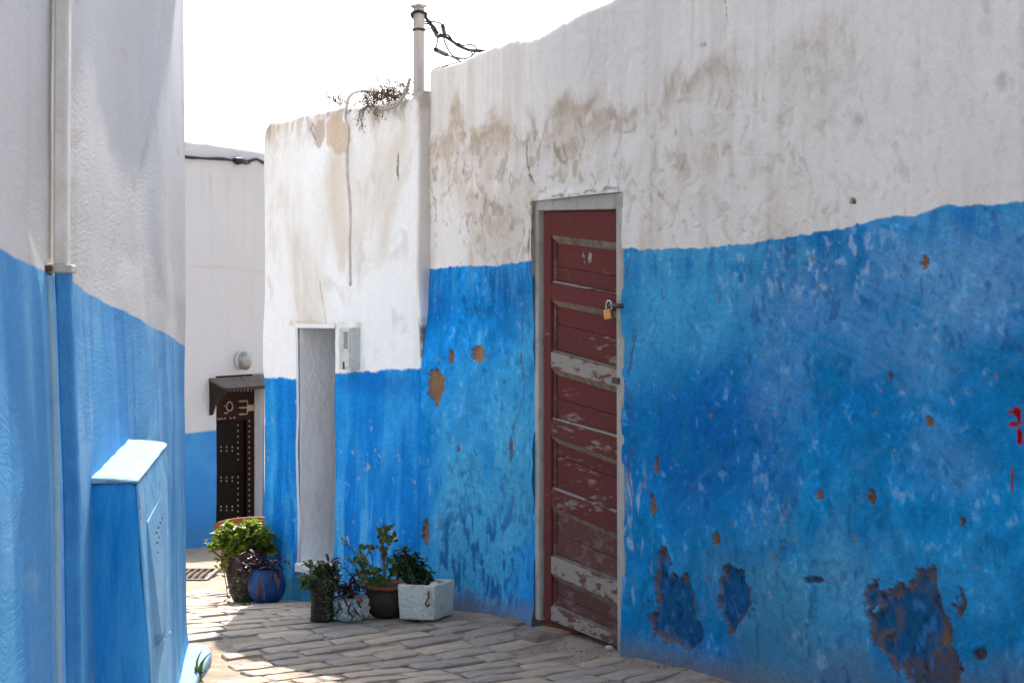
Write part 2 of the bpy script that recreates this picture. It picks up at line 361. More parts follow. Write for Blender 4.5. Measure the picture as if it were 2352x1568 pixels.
def paving():
    rr = random.Random(21); k = -2.2; count = 0; row = 0; far = Geo()
    ang = math.atan2(WR.n[1], WR.n[0])
    while k < 6.5:
        wdt = rr.uniform(.105, .15); a0 = rr.uniform(-.25, .06); row += 1
        while a0 < 3.6:
            ln = rr.uniform(.17, .36)
            am = a0 + ln / 2; bend = .035 * math.sin(am * 1.3 + 1)
            q = WR.xy(k + wdt / 2 + bend + rr.uniform(-.012, .012), am); X, Y = float(q[0]), float(q[1])
            a0 += ln + .004
            if am < .08 or Y < 5.2: continue
            if am - ln / 2 < .02: continue
            if Y < 7.3 and wl_side(X, Y) < .2: continue
            if Y > 7.0 and X < -2.6: continue
            if Y > 13: continue
            z = gz(X, Y); px = HX + F * X / Y; py = HY + F * (ZC - z) / Y
            if px < 330 or px > 1800 or py > 1680: continue
            if rr.random() < .03: continue
            g = stone_mesh(ln - .002, wdt - .001, rr.randrange(10 ** 6))
            dzdx = (gz(X + .05, Y) - gz(X - .05, Y)) / .1; dzdy = (gz(X, Y + .05) - gz(X, Y - .05)) / .1
            zo = rr.uniform(.002, .005); aj = ang + rr.uniform(-.035, .035); ca, sa = math.cos(aj), math.sin(aj)
            wv = []
            for (x, y, zz) in g.v:
                ox, oy = ca * x - sa * y, sa * x + ca * y
                wv.append((X + ox, Y + oy, z + zo + zz + dzdx * ox + dzdy * oy))
            h = Geo(); h.v = wv; h.f = g.f
            if count < 295:
                o = build('paving_stone', h, STONES[rr.randrange(5)], ground, smooth=False, origin=(X, Y, z)); count += 1
                o.rotation_euler = (0, 0, 0)
            else: far.add(h.v, h.f)
        k += wdt + .006
    if far.v: tag(build('paving_stones', far, STONES[1], ground), kind='stuff')
    print('stones', count)
paving()

# ------------------------------------------------------------------ plastered wall sheets
def sheet(name, K, Z, plan, top, relief, colour, material, parent, hole=None, cap=.3, round_r=.03):
    """K: stations along the wall, Z: heights. plan(K)->X,Y,NX,NY,kk ; relief(kk,z)->outward offset ; top(kk)->wall top"""
    X, Y, NX, NY, kk = plan(K); zt = top(kk)
    zt = zt + 0.0
    nz = len(Z); nk = len(K)
    zfix = Z[-1]
    VV = np.linspace(0, 1, 26)[1:]
    rows = [np.full(nk, z) for z in Z] + [zfix + (zt - round_r - zfix) * t for t in VV]
    inset = [np.zeros(nk)] * len(rows)
    for q in (30, 60, 90):
        rows.append(zt - round_r + round_r * math.sin(R(q))); inset.append(np.full(nk, round_r * (1 - math.cos(R(q)))))
    rows.append(zt + .004); inset.append(np.full(nk, cap))
    rows.append(zt - .4); inset.append(np.full(nk, cap))
    ZZ = np.stack(rows); IN = np.stack(inset); KK = np.broadcast_to(kk, ZZ.shape)
    off = relief(KK.ravel(), ZZ.ravel()).reshape(ZZ.shape) - IN
    XX = X[None] + NX[None] * off; YY = Y[None] + NY[None] * off
    nr = len(rows)
    v = np.stack([XX.ravel(), YY.ravel(), ZZ.ravel()], 1)
    i = np.arange(nr * nk).reshape(nr, nk)
    f = np.stack([i[:-1, :-1].ravel(), i[:-1, 1:].ravel(), i[1:, 1:].ravel(), i[1:, :-1].ravel()], 1)
    if hole is not None:
        kc = (KK[:-1, :-1] + KK[:-1, 1:]).ravel() / 2; zc_ = (ZZ[:-1, :-1] + ZZ[1:, :-1]).ravel() / 2
        f = f[~hole(kc, zc_)]
    col = colour(KK.ravel().astype(float), ZZ.ravel())
    b = np.array(world_base(parent))
    me = bpy.data.meshes.new(name); me.vertices.add(len(v)); me.vertices.foreach_set('co', (v - b).ravel())
    me.loops.add(f.size); me.loops.foreach_set('vertex_index', f.ravel().astype(np.int32))
    me.polygons.add(len(f)); me.polygons.foreach_set('loop_start', np.arange(0, f.size, 4, dtype=np.int32))
    me.polygons.foreach_set('use_smooth', np.ones(len(f), dtype=bool))
    me.update(calc_edges=True)
    at_ = me.color_attributes.new('paint', 'FLOAT_COLOR', 'POINT')
    at_.data.foreach_set('color', np.concatenate([np.clip(col, 0, 1), np.ones((len(col), 1))], 1).astype(np.float32).ravel())
    return link(name, me, material, parent)
def stations(*parts): return np.unique(np.round(np.concatenate(parts), 5))
WHITE = (.84, .80, .745)

# ---- house with the red door (right)
KD0, _ = WR.kz(1436, 900); KD1, _ = WR.kz(1231, 900); _, ZDT = WR.kz(1330, 452)
KE = WR.kz(984, 300)[0]
def blobm(px, py, cx, cy, rx, ry, nz, amp=.6, edge=.12):
    r = np.sqrt(((px - cx) / rx) ** 2 + ((py - cy) / ry) ** 2)
    return ss(-edge, edge, 1 - r + amp * nz)
PEELS = [(2105, 1430, 92, 110), (2150, 1540, 60, 70), (1550, 1390, 52, 75), (1590, 1450, 26, 32), (1525, 1300, 13, 40), (1692, 1370, 38, 68), (1018, 880, 17, 36), (1046, 818, 6, 16),
         (1098, 812, 13, 18), (1650, 1236, 10, 15), (2132, 967, 10, 11), (1960, 462, 8, 7), (1998, 1142, 8, 15), (1510, 1070, 6, 20), (1500, 1150, 7, 26), (2248, 1503, 14, 12),
         (1880, 1136, 9, 11), (1870, 1332, 22, 7), (2125, 598, 7, 15), (1000, 1215, 8, 26), (1175, 1035, 3, 30), (2043, 862, 5, 6), (2210, 1197, 5, 9), (1063, 1030, 4, 8)]
ROOF_R = [(980, 152), (1000, 147), (1060, 128), (1120, 106), (1190, 86), (1250, 76), (1290, 52), (1340, 28), (1390, 0), (1500, -50), (1700, -130), (2000, -260), (2400, -440)]
def roof_fn(pl, pts, off=0):
    kz = sorted(pl.kz(*p) for p in pts); ks = [q[0] for q in kz]; zs = [q[1] for q in kz]
    return lambda k: np.interp(k, ks, zs)
topR0 = roof_fn(WR, ROOF_R)
def topR(k): return topR0(k) + .016 * fbm(k * 3.1, k * 0 + 2, 4, 3) + .004 * fbm(k * 22, k * 0, 3, 4) - .008 * ss(.35, .6, fbm(k * 9, k * 0 + 5, 2, 6))
def peel_masks(k, z, px, py, edge=.07):
    nz = .6 * wf(k, z, 10, 9, 4, 61, .8) + .42 * wf(k, z, 26, 22, 5, 62, .7); m = np.zeros_like(k)
    for (cx, cy, rx, ry) in PEELS: m = np.maximum(m, blobm(px, py, cx, cy, rx, ry, nz, .55, edge))
    return m
def reliefR(k, z):
    px, py = WR.proj(k, z)
    o = .014 * fbm(k * 1.1, z * 1.1, 3, 11) + .005 * fbm(k * 4, z * 3.4, 4, 12) + .0010 * fbm(k * 22, z * 16, 3, 13)
    pm_ = peel_masks(k, z, px, py); o = o - .017 * ss(.35, .75, pm_) + .005 * ss(.0, .3, pm_) * ss(.7, .35, pm_)
    rough = ss(-.1, .4, fbm(k * 2.2, z * 2.2, 2, 14)) * ss(640, 560, py)
    o = o - .004 * rough * ss(.05, .75, wf(k, z, 24, 19, 5, 45, .9))
    o = o + .055 * ss(.05, -.35, z - ZC + .0) * ss(.75, 1.3, k)                         # lower wall swells out to meet the neighbour
    ed = np.minimum(np.minimum(np.abs(k - KD0), np.abs(k - KD1)) + 9 * (z > ZDT + .02), np.abs(z - ZDT) + 9 * ((k < KD0 - .02) | (k > KD1 + .02)))
    o = o + (.012 + .012 * fbm(k * 9, z * 7, 3, 17)) * ss(.05, .0, ed)
    d = segdist(px, py, [(1240, 452), (1226, 478), (1224, 520), (1222, 590)])
    o = o - .006 * ss(4, 1, d)
    o = o + .012 * ss(.22, 0, z) * (1 + .5 * fbm(k * 3, z, 2, 16))
    return o
LINE_R = [(970, 628), (985, 616), (1040, 614), (1100, 612), (1160, 604), (1222, 601), (1440, 573), (1550, 572), (1640, 566), (1700, 560), (1820, 542), (2000, 510), (2180, 478), (2352, 462), (2600, 430)]
lineR = roof_fn(WR, LINE_R)
def colourR(k, z):
    px, py = WR.proj(k, z); n = len(k)
    f1 = wf(k, z, .9, 1.0, 3, 31); f2 = wf(k, z, 2.6, 2.0, 5, 32); f3 = wf(k, z, 8, 7, 5, 33); f4 = wf(k, z, 34, 24, 4, 34, .4); f5 = vn(k * 75, z * 60, 35) * 2 - 1
    streak = fbm(k * 16, z * 1.3, 4, 35); drip = wf(k, z, 20, 3.2, 4, 36, .3)
    kr, zr = k * .94 + z * .34, z * .94 - k * .34
    brush = fbm(kr * 7, zr * 60, 3, 37); brush2 = fbm((k * .8 - z * .6) * 9, (z * .8 + k * .6) * 55, 3, 38)
    left = ss(1232, 1215, px)
    # --- blue coats, thin over thick
    c = np.tile(np.array((.007, .255, .58)), (n, 1))
    c = mixc(c, (.006, .27, .70), left * .95)
    c = mixc(c, (.04, .37, .66), ss(-.4, .9, f2 + .45 * f3) * .6)
    deep = np.zeros(n)
    for (cx, cy, rx, ry, a_) in [(1590, 1010, 200, 220, .95), (1880, 650, 190, 150, .6), (2330, 760, 110, 330, .55), (2150, 950, 260, 190, .4), (1490, 600, 60, 50, .7), (1690, 1330, 90, 130, .35),
                                 (1960, 880, 200, 160, .5), (2100, 1450, 200, 160, .3), (1000, 690, 60, 80, .8), (1180, 680, 60, 70, .75), (985, 1130, 45, 150, .6), (1470, 1000, 40, 300, .35), (1750, 1480, 240, 90, .3)]:
        deep = np.maximum(deep, a_ * blobm(px, py, cx, cy, rx, ry, f2 + .35 * f3, .55, .75))
    c = mixc(c, (.003, .105, .40), np.clip(deep, 0, 1) * .9 * ss(-1.0, .5, f3 + .4 * f4 + .3))
    c = c * np.exp(.26 * f3 + .17 * f4 + .07 * f5)[:, None]
    for (cx, cy, rx, ry, a_) in [(1510, 740, 120, 170, .6), (1610, 690, 140, 110, .4), (1120, 1240, 120, 190, .75), (1090, 960, 70, 180, .4), (1200, 950, 40, 300, .45), (1960, 1370, 160, 130, .45), (1640, 575, 190, 26, .55), (2200, 1350, 160, 120, .25)]:
        c = mixc(c, (.085, .42, .66), a_ * blobm(px, py, cx, cy, rx, ry, f2 + .4 * f3, .55, .7))
    lav = np.zeros(n)
    for (cx, cy, rx, ry, a_) in [(2190, 620, 190, 130, .8), (1860, 690, 110, 80, .5), (2040, 790, 130, 90, .5), (1790, 850, 70, 110, .4), (2300, 540, 110, 60, .5), (2200, 1060, 90, 70, .35), (1960, 1290, 80, 90, .3), (1790, 660, 60, 40, .4)]:
        lav = np.maximum(lav, a_ * blobm(px, py, cx, cy, rx, ry, f2 + .6 * f3 + .35 * brush, .6, .7))
    c = mixc(c, (.15, .35, .60), lav * np.clip(.8 + .25 * brush, 0, 1))
    c = mixc(c, (.16, .34, .55), .14 * ss(.1, .9, brush2 + .4 * f2) * ss(1440, 1500, px))
    c = mixc(c, (.08, .27, .39), .65 * ss(-.2, .9, f1 + .5 * f2 + .3 * f3) * ss(1000, 1400, py) * (1 - .6 * left))      # dusty grey teal towards the foot
    c = mixc(c, (.17, .20, .21), .5 * ss(1440, 1560, py + 60 * f2) * ss(1420, 1460, px))
    # rubbed white scuffs and flecks, small dark pits
    sc1 = ss(.05, .5, wf(k, z, 26, 8, 4, 41) + .35 * f2)
    c = mixc(c, (.40, .54, .68), .8 * sc1 * blobm(px, py, 1468, 1200, 46, 200, f2, .5, .5))
    c = mixc(c, (.40, .52, .66), .7 * ss(.2, .6, f4 + .4 * f3) * blobm(px, py, 1880, 590, 190, 75, f2, .6, .6))
    c = mixc(c, (.30, .50, .67), .4 * ss(.68, 1.05, f4 + .4 * f3 + .25 * f5))
    c = mixc(c, (.006, .085, .30), .28 * ss(.45, .9, -f4 + .4 * f2 + .2 * f5))
    pit = ss(.55, .85, wf(k, z, 30, 17, 4, 42, .5) + .25 * f2)
    c = mixc(c, (.006, .06, .23), .4 * pit)
    marks = ss(.12, .5, wf(k, z, 30, 11, 4, 43, .5) + .3 * f3)
    c = mixc(c, (.008, .075, .27), .75 * marks * np.maximum(blobm(px, py, 1140, 1300, 120, 120, f2, .5, .5), .8 * blobm(px, py, 1090, 680, 140, 60, f2, .5, .5)))
    c = mixc(c, (.30, .17, .09), .7 * ss(1.06, 1.14, wf(k, z, 30, 28, 3, 44, .4) + .1 * f2))
    # --- white coat
    wn = np.tile(np.array(WHITE), (n, 1)) * (1 + .04 * f2[:, None] + .02 * f4[:, None])
    wn = mixc(wn, (.68, .61, .53), .55 * ss(-.2, .8, streak + .4 * f2))
    rain = fbm(k * 30, z * 1.1, 4, 39); wn = mixc(wn, (.66, .58, .49), .26 * ss(.1, .8, rain + .3 * f1) * ss(1.0, .15, topR0(k) - z))
    band = np.interp(px, [980, 1250, 1400, 1580, 1750, 2000, 2400], [330, 300, 250, 190, 140, 60, 0])
    under = ss(-70, 60, py - band + 45 * f2)
    tide = np.exp(-((py - band + 50 * f2 + 30 * f3) / 40) ** 2) * ss(1900, 1450, px)
    wn = mixc(wn, (.46, .36, .255), .9 * tide * ss(-.7, .5, f3 + .4 * f4))
    sp = ss(.0, .8, wf(k, z, 24, 19, 5, 45, .9) + .3 * f2)
    wn = mixc(wn, (.46, .375, .28), .9 * sp * under * (.3 + .7 * ss(1750, 1150, px)))
    wn = mixc(wn, (.60, .50, .385), .65 * under * ss(-.4, .8, f2 + .3 * f3) * ss(2500, 1200, px))
    wn = mixc(wn, (.34, .27, .20), .7 * ss(.55, .95, wf(k, z, 20, 15, 4, 46) + .25 * f2) * under * (.4 + .6 * ss(1800, 1300, px)))
    wn = mixc(wn, (.72, .705, .70), .4 * ss(0, .9, f1))
    for (cx, cy, rx, ry) in [(1975, 275, 14, 18), (2270, 20, 14, 22), (2305, 185, 16, 20)]:
        wn = mixc(wn, (.47, .44, .41), .6 * blobm(px, py, cx, cy, rx, ry, f3, .6, .5))
    zl = lineR(k) + .007 * fbm(k * 6, k * 0, 3, 47) + .003 * fbm(k * 40, k * 0 + 3, 2, 48)
    m = ss(.004, -.004, z - zl + .003 * f4)
    drp = ss(.0, .6, drip) * ss(-.26, .0, z - zl) * .55
    c = mixc(c, (.075, .33, .60), drp); c = mixc(c, (.012, .12, .42), ss(.1, .7, wf(k, z, 22, 4, 4, 49, .3)) * ss(-.22, -.02, z - zl) * .55)
    out = wn * (1 - m[:, None]) + c * m[:, None]
    # cracks
    for pts, wd in [([(1226, 405), (1238, 440), (1240, 455), (1226, 478), (1224, 520), (1222, 590), (1226, 640)], 2.4), ([(1237, 455), (1300, 450), (1360, 440), (1428, 432)], 2.2), ([(1440, 620), (1452, 700), (1458, 760), (1450, 860)], 1.8),
                    ([(1205, 620), (1200, 900), (1176, 1020), (1180, 1200)], 1.2), ([(1665, 0), (1668, 50), (1650, 90), (1600, 110)], 1.1), ([(2120, 640), (2112, 700), (2105, 760)], 1.0), ([(1212, 300), (1216, 350), (1226, 405)], 1.2),
                    ([(1445, 880), (1456, 960), (1448, 1100), (1462, 1180)], 1.5), ([(1480, 1090), (1500, 1140), (1512, 1200)], 1.4), ([(1740, 1180), (1800, 1240), (1790, 1330)], .9), ([(2260, 1480), (2300, 1500), (2352, 1520)], 1.1)]:
        d = segdist(px + 8 * f3, py + 7 * f3, pts)
        out = mixc(out, (.10, .075, .06), .7 * ss(wd * 1.8, wd * .3, d) * ss(-.7, .2, f3 + .4 * f4))
    # peeled places: older blue coat in the middle, ochre plaster at the rims
    p = peel_masks(k, z, px, py)
    inner = np.tile(np.array((.25, .145, .08)), (n, 1)) * np.exp(.35 * f3 + .15 * f4)[:, None]
    big = ss(1420, 1480, px) * ss(1240, 1300, py)
    inner = mixc(inner, (.010, .10, .25), np.clip(big * ss(-1.1, -.25, f3 + .3 * f2 + .3), 0, 1))
    inner = mixc(inner, (.11, .085, .085), big * ss(.1, .9, wf(k, z, 9, 9, 4, 52) + ss(1450, 1560, py) * .7) * .8)
    inner = mixc(inner, (.10, .17, .30), big * ss(.4, .8, f4 + .3 * f3) * .5)
    ring_ = ss(.84, .60, peel_masks(k, z, px, py, .42) + .10 * f3 + .06 * f4) * big
    inner = mixc(inner, (.22, .125, .07), .75 * ring_); inner = mixc(inner, (.03, .19, .46), .7 * big * ss(.35, .8, f4 + .5 * f3) * (1 - ring_)); inner = mixc(inner, (.004, .02, .07), .6 * big * ss(.3, .8, -f4 + .4 * f3))
    out = out * (1 - p[:, None]) + inner * p[:, None]
    rim = ss(.03, .25, p) * ss(.98, .6, p); out = mixc(out, (.10, .06, .04), .55 * rim)
    # red paint splash
    r = blobm(px, py, 2336, 1000, 6, 15, fbm(k * 40, z * 22, 2, 53), .7, .08)
    r = np.maximum(r, ss(.55, .62, fbm(k * 48, z * 40, 2, 54)) * blobm(px, py, 2325, 955, 24, 26, f3, .2, .2))
    r = np.maximum(r, blobm(px, py, 2322, 1100, 1.3, 26, f4, .5, .1))
    out = mixc(out, (.30, .004, .010), r)
    out = mixc(out, (.23, .19, .155), .6 * ss(.16, .02, z + .05 * f2) * ss(.5, 0, z))           # dust along the foot
    return out
def planR(K):
    k = np.minimum(K, KE); e = np.maximum(K - KE, 0)
    X = WR.p[0] + WR.u[0] * k - WR.n[0] * e; Y = WR.p[1] + WR.u[1] * k - WR.n[1] * e
    t = ss(0, .05, K - (KE - .02)) if True else 0
    NX = WR.n[0] * (1 - t) + WR.u[0] * t; NY = WR.n[1] * (1 - t) + WR.u[1] * t
    return X, Y, NX, NY, K
def holeR(k, z): return (k > KD0) & (k < KD1) & (z < ZDT)
houseR = thing('house', (WR.pt(0, 0, 0)), 'tall white and weathered blue plastered house with the red brown door', 'house', 'plastered houses along the lane')
KR = stations(np.arange(-6, -3.6, .04), np.arange(-3.6, -2.7, .012), np.arange(-2.7, KE, .0075), np.linspace(KE - .03, KE + .06, 14), np.linspace(KE + .08, KE + 4, 30), [KD0, KD1])
ZR = stations(np.arange(-.25, 2.62, .0075), np.arange(1.68, 1.94, .004), [ZDT])
sheet('wall', KR, ZR, planR, topR, reliefR, colourR, M['wall'], houseR, holeR)
build('roof', boxk(WR, -6.2, KE - .05, 2.35, 2.5, -6, -.12), M['roof'], houseR)

# door frame, door leaf
def kzq(pts): return pts
build('door_frame', quadk(WR, [(1228, 452), (1237.5, 452), (1240, 1424), (1231, 1420)], -.12, .005), M['frame'], houseR, bevel=.003).name = 'frame_post'
build('frame_post', quadk(WR, [(1421, 445), (1438, 440), (1440, 1506), (1424, 1500)], -.12, .016), M['frame'], houseR, bevel=.003)
build('frame_lintel', quadk(WR, [(1236.5, 457), (1422.5, 443), (1421.5, 480.5), (1237.5, 484)], -.12, .010), M['frame'], houseR, bevel=.004)
WD = Plane(*(WR.p + WR.n * .022), *WR.u, *WR.n)                       # plane the door leaf is set out on
door = bpy.data.objects.new('door', None); COL.objects.link(door); door.parent = houseR; door['label'] = 'worn red brown panelled wooden door with pale scuffed rails'
XL, XS, XR_, XQ = 1237.5, 1253, 1414, 1420.5
build('backing_board', quadk(WD, [(XL, 484), (XQ, 481), (XQ, 1490), (XL, 1420)], -.075, -.062), M['red3'], door)
build('stile', quadk(WD, [(XL, 484.5), (XS, 484.3), (XS, 1426), (XL, 1420)], -.062, -.030), M['red'], door, bevel=.002)
build('stile', quadk(WD, [(XR_, 481.5), (XQ, 481.5), (XQ, 1490), (XR_, 1487)], -.062, -.030), M['red2'], door, bevel=.002)
rails = [(485, 540, 482, 557, 'red'), (649, 688, 681, 718, 'red'), (808, 846, 853, 892, 'bare'), (964, 1002, 1010, 1060, 'red2'), (1124, 1163, 1186, 1232, 'red2'), (1278, 1318, 1343, 1392, 'bare'), (1393, 1426, 1468, 1490, 'bare')]
for (a0, a1, b0, b1, mm) in rails:
    build('rail', quadk(WD, [(XS, a0), (XR_, b0), (XR_, b1), (XS, a1)], -.062, -.030), M[mm], door, bevel=.0025)
for i in range(6):
    a0, b0 = rails[i][1], rails[i][3]; a1, b1 = rails[i + 1][0], rails[i + 1][2]
    mm = ('red', 'red', 'red', 'red2', 'red3', 'red3')[i]
    # sloping dusty moulding under the rail, the panel in two boards, a thin moulding above the next rail
    h = 16 if i else 20
    k4 = [WD.kz(XS, a0), WD.kz(XR_, b0), WD.kz(XR_, b0 + h), WD.kz(XS, a0 + h * .85)]
    g = Geo(); g.prism([WD.pt(k, z, -.062) for k, z in k4], [WD.pt(k4[0][0], k4[0][1], -.035), WD.pt(k4[1][0], k4[1][1], -.035), WD.pt(*k4[2], -.052), WD.pt(*k4[3], -.052)])
    build('moulding', g, M['ledge'], door)
    fr = (.62, .42, .55, .3, .5, .6)[i]
    p0, p1, q0, q1 = a0 + h * .85, a1 - 5, b0 + h, b1 - 6
    pm, qm = p0 + (p1 - p0) * fr, q0 + (q1 - q0) * fr
    build('panel', quadk(WD, [(XS + 6, p0), (XR_ - 1, q0), (XR_ - 1, qm - .6), (XS + 6, pm - .6)], -.062, -.0525), M[mm], door, bevel=.0012)
    build('panel', quadk(WD, [(XS + 6, pm + .6), (XR_ - 1, qm + .6), (XR_ - 1, q1), (XS + 6, p1)], -.062, -.0515), M['red2' if mm == 'red' else mm], door, bevel=.0012)
    build('moulding', quadk(WD, [(XS, p1), (XR_, q1), (XR_, b1), (XS, a1)], -.062, -.040), M['bare' if i in (0, 2, 3) else 'ledge'], door, bevel=.002)
    build('moulding', quadk(WD, [(XS, a0 + 2), (XS + 6, a0 + 2), (XS + 6, a1 - 1), (XS, a1 - 1)], -.062, -.044), M['red3'], door, bevel=.002)
# scraped marks on the top panel, iron hasp and latch
for (x, y, w_, hh) in [(1341, 590, 5, 24), (1355, 594, 6, 22)]:
    g = Geo(); pts = []
    for j in range(9):
        q = 2 * math.pi * j / 9; rr = random.uniform(.45, 1.2); pts.append((x + w_ * rr * math.cos(q) + 2 * math.sin(q), y + hh * .75 * rr * math.sin(q)))
    kz = [WD.kz(*p, -.0522) for p in pts]; g.prism([WD.pt(k, z, -.0535) for k, z in kz], [WD.pt(k, z, -.0515) for k, z in kz])
    build('scraped_mark', g, M['bare'], door)
g = quadk(WD, [(1408, 682), (1421, 684), (1421, 718), (1408, 716)], -.032, -.020)
build('hasp', g, M['iron'], door, bevel=.002)
g = Geo().tube([WD.px(1400, 702, -.002), WD.px(1414, 702, .0), WD.px(1428, 703, .018)], .011, 8)
build('bolt', g, M['iron'], door, smooth=True)
build('latch', quadk(WD, [(1406, 866), (1421, 868), (1421, 882), (1406, 880)], -.032, .004), M['iron'], door, bevel=.002)
c0 = WD.px(1399, 711, .005)
pad = thing('padlock', c0 + Vector((0, 0, -.034)), 'small brass padlock hanging from the dark hasp of the red door', 'padlock')
ux = Vector((WR.u[0], WR.u[1], 0)); un = Vector((WR.n[0], WR.n[1], 0)); uz = Vector((0, 0, 1))
def locb(c, w2, h, d2, tilt):
    A = Matrix.Rotation(tilt, 3, un); g = Geo()
    q = [(-w2, 0), (w2, 0), (w2, h), (-w2, h)]
    return g.prism([c + A @ (ux * x + uz * z) - un * d2 for x, z in q], [c + A @ (ux * x + uz * z) + un * d2 for x, z in q])
build('lock_body', locb(c0 + Vector((0, 0, -.042)), .025, .044, .011, .12), M['brass'], pad, bevel=.003, seg=2)
sh = [c0 + ux * .019, c0 + ux * .019 + uz * .024, c0 + ux * .009 + uz * .038, c0 - ux * .009 + uz * .038, c0 - ux * .019 + uz * .024, c0 - ux * .019]
build('shackle', Geo().tube(smooth_pts(sh, 4), .0048, 8), M['steel'], pad, smooth=True)
# threshold under the door
z0 = -.02
build('threshold_brick', quadk(WR, [(1241, 1421), (1302, 1444), (1302, 1462), (1241, 1440)], -.10, -.03), M['brick'], houseR, bevel=.004)
def slab(name, px, py, Y, lx, ly, h, rot, m_, parent, seed=1):
    c = at(px, py, Y); zg = gz(c.x, c.y); rr = random.Random(seed); g = Geo(); ring = []
    for j in range(12):
        q = 2 * math.pi * (j + .5) / 12; cc, s_ = math.cos(q), math.sin(q)
        x = math.copysign(abs(cc) ** .3, cc) * lx / 2 * rr.uniform(.88, 1.05); y = math.copysign(abs(s_) ** .3, s_) * ly / 2 * rr.uniform(.86, 1.06)
        ring.append(Vector((x * math.cos(rot) - y * math.sin(rot), x * math.sin(rot) + y * math.cos(rot), 0)))
    b = Vector((c.x, c.y, zg))
    g.prism([b + p + Vector((0, 0, -.05)) for p in ring], [b + p * .97 + Vector((0, 0, h + rr.uniform(-.006, .006))) for p in ring])
    return roughen(build(name, g, m_, parent, bevel=.006, seg=2), .006, 11, 4, seed)
rotn = math.atan2(WR.n[1], WR.n[0])
slab('doorstep_stone', 1262, 1458, 7.36,   .32, .20, .016, rotn, M['step'], houseR, 3)
slab('doorstep_stone', 1205, 1432, 7.62, .22, .13, .012, rotn, M['step'], houseR, 4)
build('gap_shade_sheet', quadk(WR, [(1241, 1415), (1422, 1482), (1422, 1540), (1241, 1470)], -.20, -.12), M['iron'], houseR)  # dark sheet standing in for the shade under the door

# ---- lower house with the blocked doorway (centre)
KB0 = WR.kz(984, 700)[0]
BO = .045                                                             # stands a little proud of its neighbour
aB = R(43)
uB = np.array((-math.sin(aB), math.cos(aB))); nB = np.array((-math.cos(aB), -math.sin(aB)))
WB = Plane(*(WR.xy(KB0) + nB * BO - uB * KB0), *uB, *nB)               # swings a little towards the lane
KB1 = WB.kz(607, 720)[0] - .02
KPIL = WB.kz(947, 500)[0]
ROOF_B = [(600, 284), (640, 274), (720, 256), (800, 240), (860, 235), (940, 225), (966, 205), (986, 250)]
topB0 = roof_fn(WB, ROOF_B)
def topB(k): return topB0(np.minimum(k, KB1 + .1)) + .010 * fbm(k * 6, k * 0 + 4, 3, 71) - .03 * ss(KB1 - .03, KB1 + .06, k)
KN0, KN1 = WB.kz(766, 900)[0], WB.kz(683, 900)[0]
_, ZN1 = WB.kz(715, 752); _, ZN0 = WB.kz(735, 1304)
def reliefB(k, z):
    px, py = WB.proj(np.minimum(k, KB1), z)
    o = (.018 - .012 * ss(KB1 - .3, KB1, k)) * fbm(k * 1.2, z * .9, 3, 72) + .006 * fbm(k * 5, z * 3, 3, 73) + .0012 * fbm(k * 22, z * 12, 3, 74)
    o = o + .022 * ss(KPIL + .02, KPIL - .01, k) * ss(ZC - .35, ZC + .1, z)                 # pilaster under the pole
    o = o - .035 * ss(ZC - .28, ZC - .5, z) * ss(KB0 + .35, KB0, k)
    o = o + .010 * np.exp(-((px - (797 + 4 * np.sin(py / 60))) / 7) ** 2) * ss(660, 600, py) * 0
    o = o - .005 * ss(3, 1, segdist(px, py, [(908, 305), (907, 330), (910, 360), (910, 412)]))
    o = o - .004 * blobm(px, py, 757, 305, 42, 42, fbm(k * 12, z * 9, 3, 75), .6, .06)
    o = o + .03 * ss(.1, -.25, z + .18)
    o = o + .012 * fbm(z * 1.6, z * 0 + 1, 2, 76) * ss(KB1 - .15, KB1, k)
    o = o - .015 * ss(.06, .0, np.abs(k - KN1) ) * ss(ZN1 + .02, ZN1 - .02, z) * 0
    return o
lineB = roof_fn(WB, [(560, 866), (605, 866), (672, 868), (770, 857), (850, 852), (960, 848), (990, 846)])
